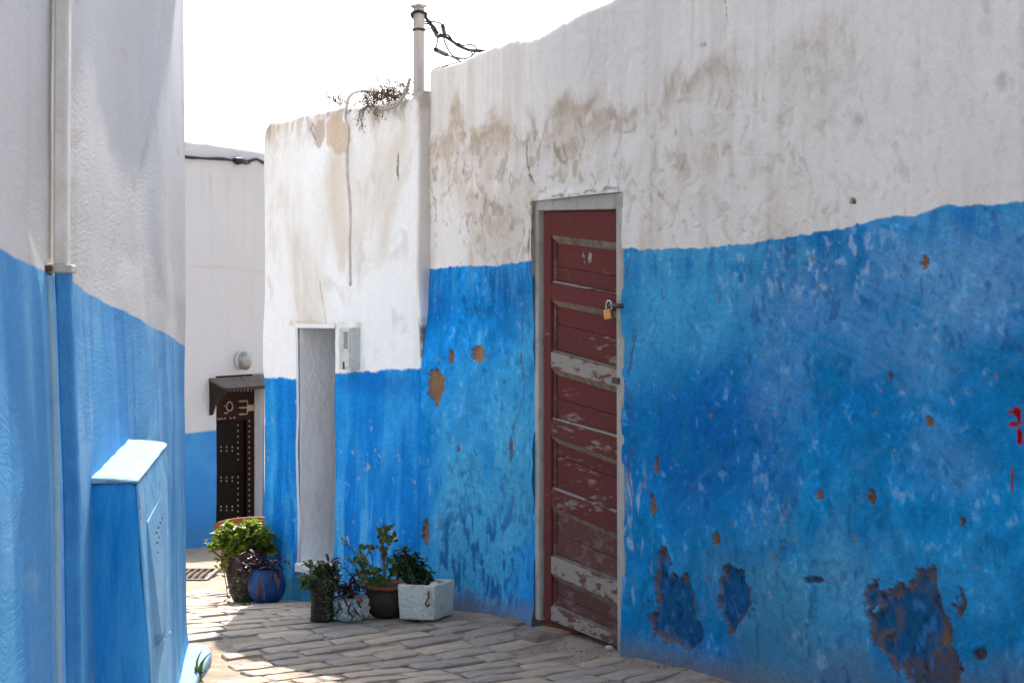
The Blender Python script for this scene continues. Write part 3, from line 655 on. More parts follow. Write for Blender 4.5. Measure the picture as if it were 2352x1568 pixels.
def colourB(k, z):
    px, py = WB.proj(np.minimum(k, KB1), z); n = len(k)
    f1 = fbm(k * 1.0, z * .8, 3, 81); f2 = fbm(k * 3.4, z * 1.8, 4, 82); f3 = fbm(k * 12, z * 7, 4, 83); f4 = fbm(k * 30, z * 16, 3, 84)
    st = fbm(k * 13, z * 1.1, 4, 85); st2 = fbm(k * 26, z * 3, 4, 86)
    f2 = wf(k, z, 3.0, 1.8, 5, 82); f3 = wf(k, z, 10, 6, 5, 83); f4 = wf(k, z, 34, 20, 3, 84, .4)
    wn = np.tile(np.array((.86, .845, .82)), (n, 1)) * (1 + .02 * f4[:, None])
    wn = mixc(wn, (.68, .62, .53), .55 * ss(-.3, 1.0, f2 + .35 * st)); wn = mixc(wn, (.88, .88, .87), .6 * ss(-.1, .8, st))
    wn = mixc(wn, (.62, .51, .37), .55 * ss(.0, .9, f2 * .8 + st * .4 + .2 * f1))
    wn = mixc(wn, (.54, .47, .39), .35 * ss(.4, 1.0, f3 + .3 * st))
    edge = ss(.22, .0, topB(k) - z)
    wn = mixc(wn, (.60, .45, .32), .75 * edge * ss(-.4, .5, f3 + st * .6)); wn = mixc(wn, (.26, .21, .17), .6 * edge * ss(.1, .6, fbm(k * 24, z * 10, 3, 87)))
    wn = mixc(wn, (.62, .46, .33), .85 * blobm(px, py, 772, 305, 26, 44, f3, .5, .05)); wn = mixc(wn, (.48, .38, .29), .8 * blobm(px, py, 733, 312, 12, 34, f3, .6, .06))
    for pts, wd, cc, a_ in [([(908, 305), (907, 330), (911, 362), (909, 412)], 1.7, (.12, .105, .09), .9), ([(731, 640), (738, 690), (746, 750)], 1.5, (.42, .33, .24), .7), ([(895, 240), (880, 250), (902, 262)], 3, (.2, .16, .13), .6),
                            ([(720, 285), (716, 300), (724, 320)], 2, (.25, .19, .14), .7), ([(826, 280), (822, 300)], 2, (.3, .24, .18), .7)]:
        wn = mixc(wn, cc, a_ * ss(wd * 1.6, wd * .5, segdist(px + 4 * f3, py + 4 * f3, pts)) * ss(-.6, 0, f3))
    # stains round meter and doorway
    wn = mixc(wn, (.60, .47, .33), .6 * ss(14, 3, segdist(px, py, [(772, 746), (824, 748), (824, 850)])) * ss(-.5, .4, f3))
    wn = mixc(wn, (.60, .49, .36), .6 * ss(12, 3, segdist(px, py, [(672, 742), (764, 748)])) * ss(-.5, .4, f3))
    c = np.tile(np.array((.008, .225, .62)), (n, 1))
    c = mixc(c, (.05, .36, .70), .6 * ss(-.2, .9, st + .35 * f2)); c = mixc(c, (.006, .15, .50), .55 * ss(-.1, .9, -st + .5 * f2))
    c = c * np.exp(.12 * f3 + .06 * f4)[:, None]
    low = ss(1000, 1260, py + 80 * f2)
    c = mixc(c, (.11, .42, .66), .65 * low * ss(.0, .6, st2 + .3 * f3)); c = mixc(c, (.008, .085, .32), .75 * low * ss(.1, .7, -st2 + .4 * f3) * (.45 + .55 * ss(700, 690, px)))
    c = mixc(c, (.07, .33, .48), .6 * ss(1280, 1360, py)); c = mixc(c, (.03, .10, .17), .5 * ss(.1, .8, f3) * ss(1290, 1370, py))
    c = mixc(c, (.006, .11, .42), .5 * blobm(px, py, 850, 880, 80, 26, f3, .6, .6))
    c = mixc(c, (.45, .38, .32), .6 * ss(.92, 1.0, wf(k, z, 26, 20, 3, 88, .4) + .1 * f2))
    zl = lineB(k) + .006 * fbm(k * 9, k * 0, 3, 89) + .004 * fbm(k * 40, k * 0 + 3, 2, 90)
    m = ss(.004, -.004, z - zl + .003 * f4)
    out = wn * (1 - m[:, None]) + c * m[:, None]
    # white edge of the doorway
    rv = ss(KN1 + .028, KN1 + .016, k) * ss(KN0 - .02, KN0 - .01, k) * ss(ZN1 + .02, ZN1, z) * ss(ZN0 - .05, ZN0 - .03, z) * ss((KN0 + KN1) / 2 - .01, (KN0 + KN1) / 2, k)
    out = mixc(out, (.60, .60, .60), .9 * rv)
    # grey mouldy return by the neighbour
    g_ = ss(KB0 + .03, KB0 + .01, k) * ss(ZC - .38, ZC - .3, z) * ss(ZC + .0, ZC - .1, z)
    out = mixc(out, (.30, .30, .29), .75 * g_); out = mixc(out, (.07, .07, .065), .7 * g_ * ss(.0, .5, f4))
    out = mixc(out, (.50, .42, .35), .55 * ss(KB0 + .028, KB0 + .012, k) * ss(ZC, ZC + .2, z))
    out = mixc(out, (.16, .15, .14), .5 * ss(1395, 1375, 2770 - py) * 0)
    return out
def planB(K):
    # return face out of the neighbour's wall, face, rounded corner, far side
    r = .06; k = np.clip(K, KB0, KB1); e0 = np.maximum(KB0 - K, 0); e = np.maximum(K - KB1, 0)
    th = np.clip(e / (r * math.pi / 2), 0, 1) * math.pi / 2; ee = np.maximum(e - r * math.pi / 2, 0)
    al = r * np.sin(th); ba = r * (1 - np.cos(th)) + ee + e0
    X = WB.p[0] + WB.u[0] * (k + al) - WB.n[0] * ba; Y = WB.p[1] + WB.u[1] * (k + al) - WB.n[1] * ba
    t0 = ss(0, .015, e0)
    NX = WB.n[0] * np.cos(th) + WB.u[0] * np.sin(th); NY = WB.n[1] * np.cos(th) + WB.u[1] * np.sin(th)
    NX = NX * (1 - t0) - WB.u[0] * t0 * .3; NY = NY * (1 - t0) - WB.u[1] * t0 * .3
    return X, Y, NX, NY, np.where(K < KB0, KB0 + e0 * 0, np.where(K > KB1, K, K))
def holeB(k, z): return (k > KN0) & (k < KN1) & (z < ZN1) & (z > ZN0)
houseB = thing('house', (WB.pt(2.4, -.25, 0)), 'low whitewashed house with bright blue base and narrow recessed doorway', 'house', 'plastered houses along the lane')
KBs = stations(np.linspace(KB0 - .12, KB0, 12), np.arange(KB0, KB1, .0075), np.linspace(KB1, KB1 + .16, 18), np.linspace(KB1 + .2, KB1 + 4, 30), [KN0, KN1])
ZB = stations(np.arange(-.6, 2.45, .0075), [ZN0, ZN1])
sheet('wall', KBs, ZB, planB, topB, reliefB, colourB, M['wall'], houseB, holeB, round_r=.04, cap=.25)
build('roof', boxk(WB, KB0 + .05, KB1 - .05, 2.3, 2.42, -4, -.12), M['roof'], houseB)
# doorway: side reveals, lintel, sill, dark door at the back
DN = .285
def revq(a_, b_, c_, d_, name, m_, bev=0):
    g = Geo(); g.add([a_, b_, c_, d_], [(0, 1, 2, 3)]); return build(name, g, m_, niche)
niche = bpy.data.objects.new('doorway', None); COL.objects.link(niche); niche.parent = houseB; niche.location = WB.pt(KN0, ZN0) - world_base(houseB)
niche['label'] = 'narrow recessed doorway with grey plaster reveal'
t_ = .03
build('far_reveal', boxk(WB, KN1 - .002, KN1 + .06, ZN0 - .03, ZN1 + .03, -DN, -.022), M['niche'], niche)
build('near_reveal', boxk(WB, KN0 - .06, KN0 + .002, ZN0 - .03, ZN1 + .03, -DN, -.03), M['niche'], niche)
build('lintel', boxk(WB, KN0 - .012, KN1 + .012, ZN1 - .004, ZN1 + .022, -DN, .006), M['niche'], niche, bevel=.006, seg=2)
build('sill', boxk(WB, KN0 - .015, KN1 + .02, ZN0 - .05, ZN0 + .004, -DN, .010), M['niche'], niche, bevel=.008, seg=2); roughen(niche.children[-1], .006, 9, 8)
build('inner_door', boxk(WB, KN0 - .05, KN1 + .05, ZN0 - .03, ZN1 + .03, -DN - .04, -DN + .001), M['dark'], niche)

# electricity meter
K0, z1 = WB.kz(776, 752, .055); K1, z0 = WB.kz(803, 850, .055)
k_hi, k_lo = K0, K1
mt = thing('electricity_meter', WB.pt((k_hi + k_lo) / 2, z0, 0), 'off white electricity meter box beside the recessed doorway', 'meter')
build('casing', boxk(WB, k_lo, k_hi, z0, z1, -.02, .048), M['plastic'], mt, bevel=.005, seg=2)
wk = k_hi - k_lo; hz = z1 - z0
build('front_cover', boxk(WB, k_lo + wk * .04, k_hi - wk * .40, z0 + hz * .06, z1 - hz * .03, .048, .056), M['plastic'], mt, bevel=.003)
build('display_window', boxk(WB, k_lo + wk * .16, k_lo + wk * .48, z0 + hz * .5, z1 - hz * .1, .056, .058), M['glass'], mt)
build('window_surround', boxk(WB, k_lo + wk * .10, k_lo + wk * .54, z0 + hz * .46, z0 + hz * .5, .056, .060), M['plastic'], mt)
build('side_cover', boxk(WB, k_hi - wk * .36, k_hi - wk * .03, z0 + hz * .45, z1 - hz * .05, .048, .053), M['plastic'], mt, bevel=.003)
build('terminal_slot', boxk(WB, k_lo + wk * .42, k_lo + wk * .56, z0 + hz * .02, z0 + hz * .2, .056, .058), M['iron'], mt)

# pole with strap, cap and cables
kp = WB.kz(955, 300)[0]; zp = WB.kz(955, 12)[1]
po = thing('utility_pole', WB.pt(kp, 1.7, .0), 'square weathered white service pole rising from the roof corner', 'pole')
hw = .023
build('shaft', boxk(WB, kp - hw, kp + hw, 2.58, zp - .01, -.045, .004), M['pole'], po, bevel=.010, seg=3)
build('cap', boxk(WB, kp - hw - .012, kp + hw + .012, zp - .012, zp + .004, -.051, .010), M['pole'], po, bevel=.006, seg=2)
zs = WB.kz(955, 68)[1]
build('strap', boxk(WB, kp - hw - .002, kp + hw + .002, zs - .007, zs + .007, -.047, .006), M['rust'], po, bevel=.002)
build('strap_bolt', Geo().tube([WB.pt(kp - hw, zs, -.02), WB.pt(kp - hw - .06, zs - .005, -.03)], .004, 6), M['rust'], po)
cab = thing('power_cable', WB.pt(kp, zs + .1, .0), 'bundle of black twisted cables tied to the service pole', 'cable')
zt_ = WB.kz(955, 34)[1]
ring = [WB.pt(kp + x, zt_ + dz, y) for x, y, dz in [(-hw - .003, .008, .012), (0, .012, .012), (hw + .002, .008, .0), (hw + .005, -.02, -.02), (hw + .002, -.05, -.02), (0, -.056, -.008), (-hw - .003, -.05, .006), (-hw - .006, -.02, .012), (-hw - .003, .008, .014)]]
build('cable_loop', Geo().tube(smooth_pts(ring, 4), .008, 7), M['rubber'], cab, smooth=True)
def cpx(pts, Y0, Y1):
    n = len(pts); return smooth_pts([at(x, y, Y0 + (Y1 - Y0) * i / (n - 1)) for i, (x, y) in enumerate(pts)], 5)
def cabl(name, pts, r, Y0=8.44, Y1=8.75): return build(name, Geo().tube(cpx(pts, Y0, Y1), r * 1.05, 7), M['rubber'], cab, smooth=True)
cabl('strand', [(964, 34), (972, 36), (980, 44), (986, 54), (996, 62), (1003, 74), (1010, 82), (1024, 86), (1040, 96), (1052, 105), (1068, 112), (1080, 116), (1100, 118), (1130, 124)], .008)
cabl('strand', [(964, 35), (976, 35), (983, 46), (990, 52), (992, 66), (1002, 78), (1014, 80), (1030, 82), (1042, 98), (1056, 102), (1070, 114), (1084, 115), (1110, 116), (1140, 122)], .005)
cabl('strand', [(966, 48), (980, 50), (996, 50), (1010, 54), (1018, 60)], .004)
cabl('strand', [(964, 53), (976, 54), (988, 58), (996, 72), (1004, 80)], .004)
cabl('splice', [(1017, 60), (1019, 68), (1021, 80)], .011)
cabl('strand', [(1021, 80), (1020, 92), (1030, 115), (1042, 130), (1060, 134)], .004)
cabl('strand', [(1006, 84), (1004, 100), (1000, 113)], .004)
cabl('splice', [(1000, 114), (1012, 120), (1026, 126)], .012)
cabl('strand', [(1026, 126), (1044, 134), (1062, 144)], .004)
cabl('strand', [(1058, 106), (1080, 103), (1092, 108), (1093, 118), (1078, 132), (1056, 136), (1040, 130)], .004)
cabl('strand', [(1078, 114), (1084, 122), (1083, 136), (1086, 150)], .004)
cabl('knot', [(999, 74), (1004, 82), (1011, 78), (1012, 84), (1004, 86), (998, 78)], .005)

# limewashed cable running down the wall, hoses and dry weeds on the parapet
pts = [WB.px(x, y, .02) for x, y in [(794, 262), (797, 300), (796, 340), (796, 400), (799, 440), (802, 480), (803, 520), (801, 560), (802, 600), (802, 655)]]
pts = [p + un * .012 * 0 for p in pts]
for i, p in enumerate(pts):
    k_, z_ = WB.kz(*[(794, 262), (797, 300), (796, 340), (796, 400), (799, 440), (802, 480), (803, 520), (801, 560), (802, 600), (802, 655)][i])
    pts[i] = WB.pt(k_, z_, float(reliefB(np.array([k_]), np.array([z_]))[0]) + .004)
kt, zt2 = WB.kz(800, 240)
pts = [WB.pt(kt - .35, zt2 + .0, -.14), WB.pt(kt - .18, zt2 + .055, -.06), WB.pt(kt - .06, zt2 + .05, .02)] + pts
wc = build('wall_cable', Geo().tube(smooth_pts(pts, 6), .0085, 8), M['greycable'], None, smooth=True, origin=pts[3])
tag(wc, 'limewashed cable running down the white wall above the meter', 'cable')
hp = [(840, 232), (850, 246), (862, 250), (880, 252), (900, 248), (915, 238), (930, 215), (938, 192), (942, 180)]
ho = build('roof_hose', Geo().tube(smooth_pts([WB.px(x, y, .03) for x, y in hp], 6), .009, 8), M['hose'], None, smooth=True, origin=WB.px(870, 250, .03))
tag(ho, 'grey hose sagging over the parapet below the service pole', 'hose')
ho2 = build('roof_hose', Geo().tube(smooth_pts([WB.px(x, y, .02) for x, y in [(848, 236), (870, 246), (900, 238), (920, 228), (934, 212), (940, 204)]], 6), .006, 8), M['greycable'], None, smooth=True, origin=WB.px(900, 240, .03))
tag(ho2, 'thin pale hose lying along the parapet top beside the grey one', 'hose')
def weed(px, py, off, n, length, spread, label, droop=.3, seed=1):
    rr = random.Random(seed); b = WB.px(px, py, off); root = thing('dry_weed', b, label, 'weed', 'dry weeds on the parapet'); g = Geo(); tips = Geo()
    def branch(p, d, l, r, dep):
        pts = [p]
        for i in range(4):
            d = (d + Vector((rr.uniform(-.4, .4), rr.uniform(-.4, .4), rr.uniform(-.35, .3) - droop * .25))).normalized(); p = p + d * l / 4; pts.append(p)
            if dep and rr.random() < .75: branch(p, (d + Vector((rr.uniform(-1, 1), rr.uniform(-1, 1), rr.uniform(-.5, .8)))).normalized(), l * .5, r * .7, dep - 1)
        g.tube(pts, r, 3, False)
        if rr.random() < .8:
            for _ in range(2):
                c = pts[-1] + Vector((rr.uniform(-.01, .01), rr.uniform(-.01, .01), rr.uniform(-.01, .01))); s_ = rr.uniform(.002, .0045)
                tips.add([c + Vector((-s_, 0, 0)), c + Vector((0, s_, -s_)), c + Vector((s_, 0, 0)), c + Vector((0, -s_, s_))], [(0, 1, 2, 3)])
    for _ in range(n):
        branch(b + ux * rr.uniform(-spread, spread) + uz * rr.uniform(-.01, .01), Vector((rr.uniform(-.6, .6), rr.uniform(-.5, .3), rr.uniform(.1, 1))).normalized(), length * rr.uniform(.5, 1.1), .0022, 2)
    build('twigs', g, M['twig'], root); tag(build('seed_heads', tips, M['twig'], root), kind='stuff')
weed(890, 236, -.06, 22, .09, .17, 'dense brown dry weed tangle on the parapet left of the service pole', .2, 3)
weed(845, 246, .02, 12, .12, .10, 'dry weed drooping over the parapet front under the grey hose', 1.1, 4)
weed(782, 242, -.03, 6, .09, .03, 'small dry weed tuft left of the limewashed cable', .1, 5)
weed(915, 228, -.05, 14, .08, .10, 'low dry weed clump right against the foot of the service pole', .3, 6)
for (x, y, x2, y2, s_) in [(890, 205, 862, 168, 8), (902, 205, 893, 172, 9)]:
    rr = random.Random(s_); b = WB.px(x, 225, -.05); t2 = WB.px(x2, y2, -.05); g = Geo(); g.tube(smooth_pts([b, (b + t2) / 2 + ux * .01, t2], 4), .0025, 4)
    for q in (.7, 1.0):
        p = b.lerp(t2, q)
        for _ in range(4): g.tube([p, p + Vector((rr.uniform(-.06, .05), 0, rr.uniform(-.01, .05)))], .0016, 3)
    tag(build('dry_stalk', g, M['twig'], None, origin=b), 'tall thin dry stalk with branched tip above the parapet' if s_ == 8 else 'shorter bare dry stalk nearer the service pole above the parapet', 'weed', 'dry weeds on the parapet')

# ------------------------------------------------------------------ house on the left
def leanL(k): return .010 + .0085 * np.clip(k, 0, 4.2)
def reliefL(k, z):
    dz = z - ZC
    hb = .02 + .28 * fbm(k * .9, k * 0, 2, 102)                                            # the batter dies out upwards
    t = np.where(dz < hb, dz, hb + (dz - hb) * .0)
    o = -leanL(k) * t
    up = np.maximum(dz - hb, 0)
    o = o + .062 * np.exp(-((dz - 1.45) / .38) ** 2) * ss(.55, 1.3, k) * (1 + .35 * fbm(k * 1.5, k * 0 + 7, 2, 105))   # bulge added above the view to shade the wall below
    o = o - .012 * up * ss(.7, .1, k)
    o = o + .014 * fbm(k * .8, z * .7, 2, 101) + .004 * fbm(k * .9 + z * .5, z * 1.7 - k * .3, 3, 103) * (1 - .5 * ss(0, .5, dz)) + .0010 * fbm(k * 2.2, z * 7, 3, 104) * (1 - .6 * ss(0, .4, dz))
    o = o + .02 * ss(.12, -.1, z)
    return o
lnL = ((0, ZC - .147), (4.244, ZC + .12))
def colourL(k, z):
    n = len(k); f1 = fbm(k * 1.1, z * 1.0, 3, 111); f2 = wf(k, z, 1.3, 1.7, 4, 112); f3 = wf(k, z, 3.2, 7, 4, 113); st = fbm(k * 3.2, z * 1.1, 4, 114)
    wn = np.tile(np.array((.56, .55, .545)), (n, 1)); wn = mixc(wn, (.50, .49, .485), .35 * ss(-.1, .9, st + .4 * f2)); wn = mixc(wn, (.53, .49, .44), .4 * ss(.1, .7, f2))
    c = np.tile(np.array((.085, .31, .59)), (n, 1)); c = mixc(c, (.17, .41, .66), .7 * ss(0, .7, f2 + .3 * st)); c = mixc(c, (.045, .245, .55), .7 * ss(0, .7, -f2 + .4 * st))
    c = mixc(c, (.04, .24, .58), .5 * ss(.2, .8, st + .3 * f3)); c = mixc(c, (.20, .24, .27), .35 * ss(.2, .7, f1) * ss(.7, .2, z))
    dr = fbm(k * 8, z * .9, 4, 116); dr2 = wf(k, z, 5, 2.2, 4, 117)
    c = mixc(c, (.028, .19, .48), .6 * ss(.05, .7, dr + .35 * f2)); c = mixc(c, (.26, .47, .68), .45 * ss(.2, .8, dr2))  # darker drips; pale scuffs painted partly as sunlit patches
    c = mixc(c, (.16, .15, .12), .55 * ss(.55, .9, fbm(k * 9, z * 1.5, 3, 118) + .2 * f2) * ss(.9, .4, z)); c = mixc(c, (.26, .42, .58), .25 * ss(.8, 1.1, f3 + .3 * dr2))
    wn = mixc(wn, (.44, .42, .40), .4 * ss(.3, .9, fbm(k * 7, z * .8, 4, 119))); wn = mixc(wn, (.46, .38, .29), .5 * ss(.75, 1.0, f3 + .2 * dr))
    zl = np.interp(k, [q[0] for q in lnL], [q[1] for q in lnL]) + (np.maximum(k, 4.244) - 4.244) * .063 + .003 * fbm(k * 5, k * 0, 3, 115)
    m = ss(.003, -.003, z - zl + .002 * f3)
    return wn * (1 - m[:, None]) + c * m[:, None]
def planL(K):
    r = .035; k = np.maximum(K, r); e = np.maximum(r - K, 0); th = np.clip(e / (r * math.pi / 2), 0, 1) * math.pi / 2; ee = np.maximum(e - r * math.pi / 2, 0)
    al = -r * np.sin(th); ba = r * (1 - np.cos(th)) + ee
    X = WL.p[0] + WL.u[0] * (k + al) - WL.n[0] * ba; Y = WL.p[1] + WL.u[1] * (k + al) - WL.n[1] * ba
    NX = WL.n[0] * np.cos(th) - WL.u[0] * np.sin(th); NY = WL.n[1] * np.cos(th) - WL.u[1] * np.sin(th)
    return X, Y, NX, NY, K
houseL = thing('house', (WL.pt(0, 0, 0)), 'sun grazed white and pale blue house with the drainpipe', 'house', 'plastered houses along the lane')
KL = stations(np.linspace(-3.5, -.1, 18), np.linspace(-.1, .06, 24), np.arange(.06, 4.6, .010), np.arange(4.6, 9, .08))
ZL = stations(np.arange(-.2, 3.1, .010), np.arange(ZC - .2, ZC + .18, .004))
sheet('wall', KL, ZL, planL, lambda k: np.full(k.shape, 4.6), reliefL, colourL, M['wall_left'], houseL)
build('roof', boxk(WL, .15, 9, 4.2, 4.35, -4, -.12), M['roof'], houseL)
# plinth at the foot
g = Geo(); ring_o = [(9, .085), (.8, .09), (.3, .115), (.16, .118), (.07, .10), (.03, .05), (.02, -.05), (9, -.05)]
g.prism([WL.pt(k, -.12, o) for k, o in ring_o], [WL.pt(k, .045, o) for k, o in ring_o])
roughen(build('plinth', g, M['plinth'], houseL, bevel=.014, seg=2), .006, 6, 5)

def offL(k, z): return float(reliefL(np.array([float(k)]), np.array([float(z)]))[0])
# drainpipe: upper white length, clamp, lower blue length, side conduit
kd, zcl = WL.kz(113, 612)
dp = thing('drainpipe', WL.pt(kd, .1, 0), 'square drainpipe white above and blue below on the left house', 'drainpipe')
def pipe_run(z0, z1, w_, d_, standoff, n=10):
    g = Geo(); zs_ = [z0 + (z1 - z0) * i / n for i in range(n + 1)]; rows = []
    for z in zs_:
        o = offL(kd, z) + standoff
        rows.append([WL.pt(kd - w_, z, o), WL.pt(kd + w_, z, o), WL.pt(kd + w_, z, o + d_), WL.pt(kd - w_, z, o + d_)])
    v = [p for r_ in rows for p in r_]; f = [(i * 4 + j, i * 4 + (j + 1) % 4, i * 4 + 4 + (j + 1) % 4, i * 4 + 4 + j) for i in range(n) for j in range(4)] + [(0, 3, 2, 1), (n * 4, n * 4 + 1, n * 4 + 2, n * 4 + 3)]
    return g.add(v, f)
build('upper_pipe', pipe_run(zcl, 4.4, .022, .031, .010), M['whitepipe'], dp, bevel=.006, seg=3)
build('lower_pipe', pipe_run(.05, zcl - .002, .021, .033, .012), M['bluepipe'], dp, bevel=.006, seg=3)
o_ = offL(kd, zcl)
build('clamp', boxk(WL, kd - .03, kd + .03, zcl - .014, zcl + .004, o_ - .01, o_ + .052), M['frame'], dp, bevel=.003)
build('clamp_bolt', boxk(WL, kd + .03, kd + .05, zcl - .012, zcl + .002, o_ - .01, o_ + .012), M['rust'], dp, bevel=.003)
kc = kd + .055
cp = [WL.pt(kc + .02 * math.sin(z * 3), z, offL(kc, z) + .003) for z in np.linspace(.05, zcl - .02, 14)]
build('bright_strip_conduit', Geo().tube(cp, .010, 10), M['plinth'], dp, smooth=True)  # pale tube added to give the bright sunlit strip beside the pipe

# meter cabinet built against the wall
k1, zc1 = WL.kz(212, 1100); k0, zc0 = WL.kz(297, 1017)
for _ in range(3): k1, zc1 = WL.kz(210, 1099, offL(k1, zc1)); k0, zc0 = WL.kz(295, 1016, offL(k0, zc0))
cabt = thing('wall_cabinet', WL.pt((k0 + k1) / 2, .04, .05), 'blue masonry cabinet with sunlit pale top against the left house', 'cabinet')
ob1, ob0 = offL(k1, zc1), offL(k0, zc0)
zb = .03
pt_, pb_ = .106, .182
def cabinet_geo(zt1, zt0, grow=0.0):
    g = Geo(); n = 8
    bot = [WL.pt(k1 + .01, zb, -.02), WL.pt(k0 - .01, zb, -.02), WL.pt(k0 - .01, zb, ob0 + pb_ - .05), WL.pt(k1 + .01, zb, ob1 + pb_)]
    top = [WL.pt(k1, zt1, -.02), WL.pt(k0, zt0, -.02), WL.pt(k0, zt0, ob0 + pt_), WL.pt(k1, zt1, ob1 + pt_)]
    return g.prism(bot, top)
cbm = cabinet_geo(zc1 - .012, zc0 - .012)
def colour_obj(o, fn):
    me = o.data; at_ = me.color_attributes.new('paint', 'FLOAT_COLOR', 'POINT'); n = len(me.vertices); co = np.zeros(n * 3); me.vertices.foreach_get('co', co); co = co.reshape(-1, 3)
M['cabinet'] = mat('shaded blue limewash', (.010, .215, .57), .75, (.05, .31, .63), 11, bump=.6, bscale=34, spec=.1, stretch=(1, 1, .25), detail=9)  # darker blue carries the shade of the near face
M['cabinet_side'] = mat('sunlit brushed blue limewash', (.10, .33, .60), .65, (.20, .41, .62), 8, bump=.4, bscale=26, stretch=(1, 1, .5))  # paler blue carries the grazing sun on the street face
body = roughen(build('body', cbm, M['cabinet'], cabt, bevel=.012, seg=2), .005, 7, 9)
g = Geo(); e_ = .006
g.prism([WL.pt(k1 + e_, zc1 - .013, -.02), WL.pt(k0 - e_, zc0 - .013, -.02), WL.pt(k0 - e_, zc0 - .013, ob0 + pt_ + e_), WL.pt(k1 + e_, zc1 - .013, ob1 + pt_ + e_)],
        [WL.pt(k1 + e_, zc1 + .006, -.02), WL.pt(k0 - e_, zc0 + .012, -.02), WL.pt(k0 - e_, zc0 - .002, ob0 + pt_ + e_), WL.pt(k1 + e_, zc1 - .004, ob1 + pt_ + e_)])
roughen(build('cap', g, M['plinth'], cabt, bevel=.007, seg=2), .005, 9, 9)  # top painted paler for the sun falling on it
def side(k, z, e=0.0):                                # point on the cabinet's street face
    t = (k - k0) / (k1 - k0); zt = zc0 + (zc1 - zc0) * t; ot = ob0 + pt_ + (ob1 - ob0) * t; obt = (ob0 + pb_ - .05) + (ob1 - ob0 + .05) * t
    q = (z - zb) / (zt - zb); return WL.pt(k, z, obt + (ot - obt) * q + e)
def sideq(ks, zs, e0, e1): return Geo().prism([side(k, z, e0) for k, z in zip(ks, zs)], [side(k, z, e1) for k, z in zip(ks, zs)])
dk = k1 - k0
build('street_face', sideq([k1 - .004, k0 + .004, k0 + .004, k1 - .004], [zb, zb, zc0 - .016, zc1 - .016], -.002, .004), M['cabinet_side'], cabt, bevel=.002)  # lit-side colour laid over the darker body
kk = lambda t: k1 - dk * t
lid = build('sheet_metal_door', Geo().prism([side(kk(.17), .70, .004), side(kk(.88), .63, .004), side(kk(.88), 1.02, .004), side(kk(.17), .99, .004)],
                                      [side(kk(.17), .70, .026), side(kk(.88), .63, .008), side(kk(.88), 1.02, .007), side(kk(.17), .99, .008)]), M['panel'], cabt, bevel=.002)
lid['label'] = 'bent blue sheet metal door with vent holes'
hm = None
for r_ in range(5):
    for c_ in range(5):
        p = side(kk(.34 + .09 * c_), .84 + .026 * r_ + .004 * c_, .0095 + .0012 * (5 - c_))
        if hm is None:
            gg = Geo().tube([Vector((-.0015, 0, 0)), Vector((.0015, 0, 0))], .0028, 6); hm = bpy.data.meshes.new('vent_shade_disc'); hm.from_pydata([tuple(v) for v in gg.v], [], gg.f)
        o = link('vent_shade_disc', hm, M['iron'], lid); o.location = p - world_base(lid); o.rotation_euler = (0, 0, R(-7.2))  # dark discs paint the shade inside the holes
build('torn_edge', Geo().prism([side(kk(.17), .655, .002), side(kk(.86), .59, .002), side(kk(.86), .606, .003), side(kk(.17), .675, .003)], [side(kk(.17), .655, .012), side(kk(.86), .59, .008), side(kk(.86), .606, .010), side(kk(.17), .675, .020)]), M['plinth'], cabt, bevel=.001)

def chip(k, z, e, rx, rz, face, seed, m_):
    rr = random.Random(seed); pts = [(k + rx * rr.uniform(.4, 1.1) * math.cos(q), z + rz * rr.uniform(.4, 1.1) * math.sin(q)) for q in [2 * math.pi * j / 9 for j in range(9)]]
    return build('worn_patch', Geo().prism([face(a_, b_, e - .004) for a_, b_ in pts], [face(a_, b_, e) for a_, b_ in pts]), m_, cabt)
M['render'] = mat('bare sandy render', (.44, .33, .26), .9, (.30, .22, .17), 30)
for i, (t_, z_, rx, rz) in enumerate([(.012, 1.055, .010, .022), (.008, 1.02, .006, .010), (.02, .86, .008, .014), (.5, .42, .03, .02), (.7, .3, .04, .03), (.03, .60, .007, .02)]): chip(k1 - dk * t_ - .012, z_, .0052, rx, rz, side, i, M['render'])

# sprout of blades at the plinth corner
b = at(458, 1560, 6.48); b.z = gz(b.x, b.y); sp = thing('grass_sprout', b, 'spiky green sprout growing at the pale blue plinth corner', 'plant')
def blade(pts, wds):
    g = Geo(); v = []; pts = smooth_pts(pts, 4); n = len(pts)
    for i, p in enumerate(pts):
        wd = wds * (1 - (i / (n - 1)) ** 2) + .001; v += [p + Vector((-wd, 0, 0)), p + Vector((0, -.003, -.002)), p + Vector((wd, 0, 0))]
    return g.add(v, [f for i in range(n - 1) for f in ((3 * i, 3 * i + 1, 3 * i + 4, 3 * i + 3), (3 * i + 1, 3 * i + 2, 3 * i + 5, 3 * i + 4))])
for pp in ([(457, 1560), (452, 1522), (464, 1490)], [(459, 1560), (466, 1518), (486, 1496)], [(458, 1560), (460, 1527), (476, 1503)], [(456, 1560), (450, 1542), (447, 1530)], [(456, 1556), (462, 1545), (474, 1540)], [(456, 1558), (466, 1566), (480, 1580)]):
    build('blade', blade([at(x, y, 6.48 - .01 * i) for i, (x, y) in enumerate(pp)], .006), M['blade'], sp, smooth=True)

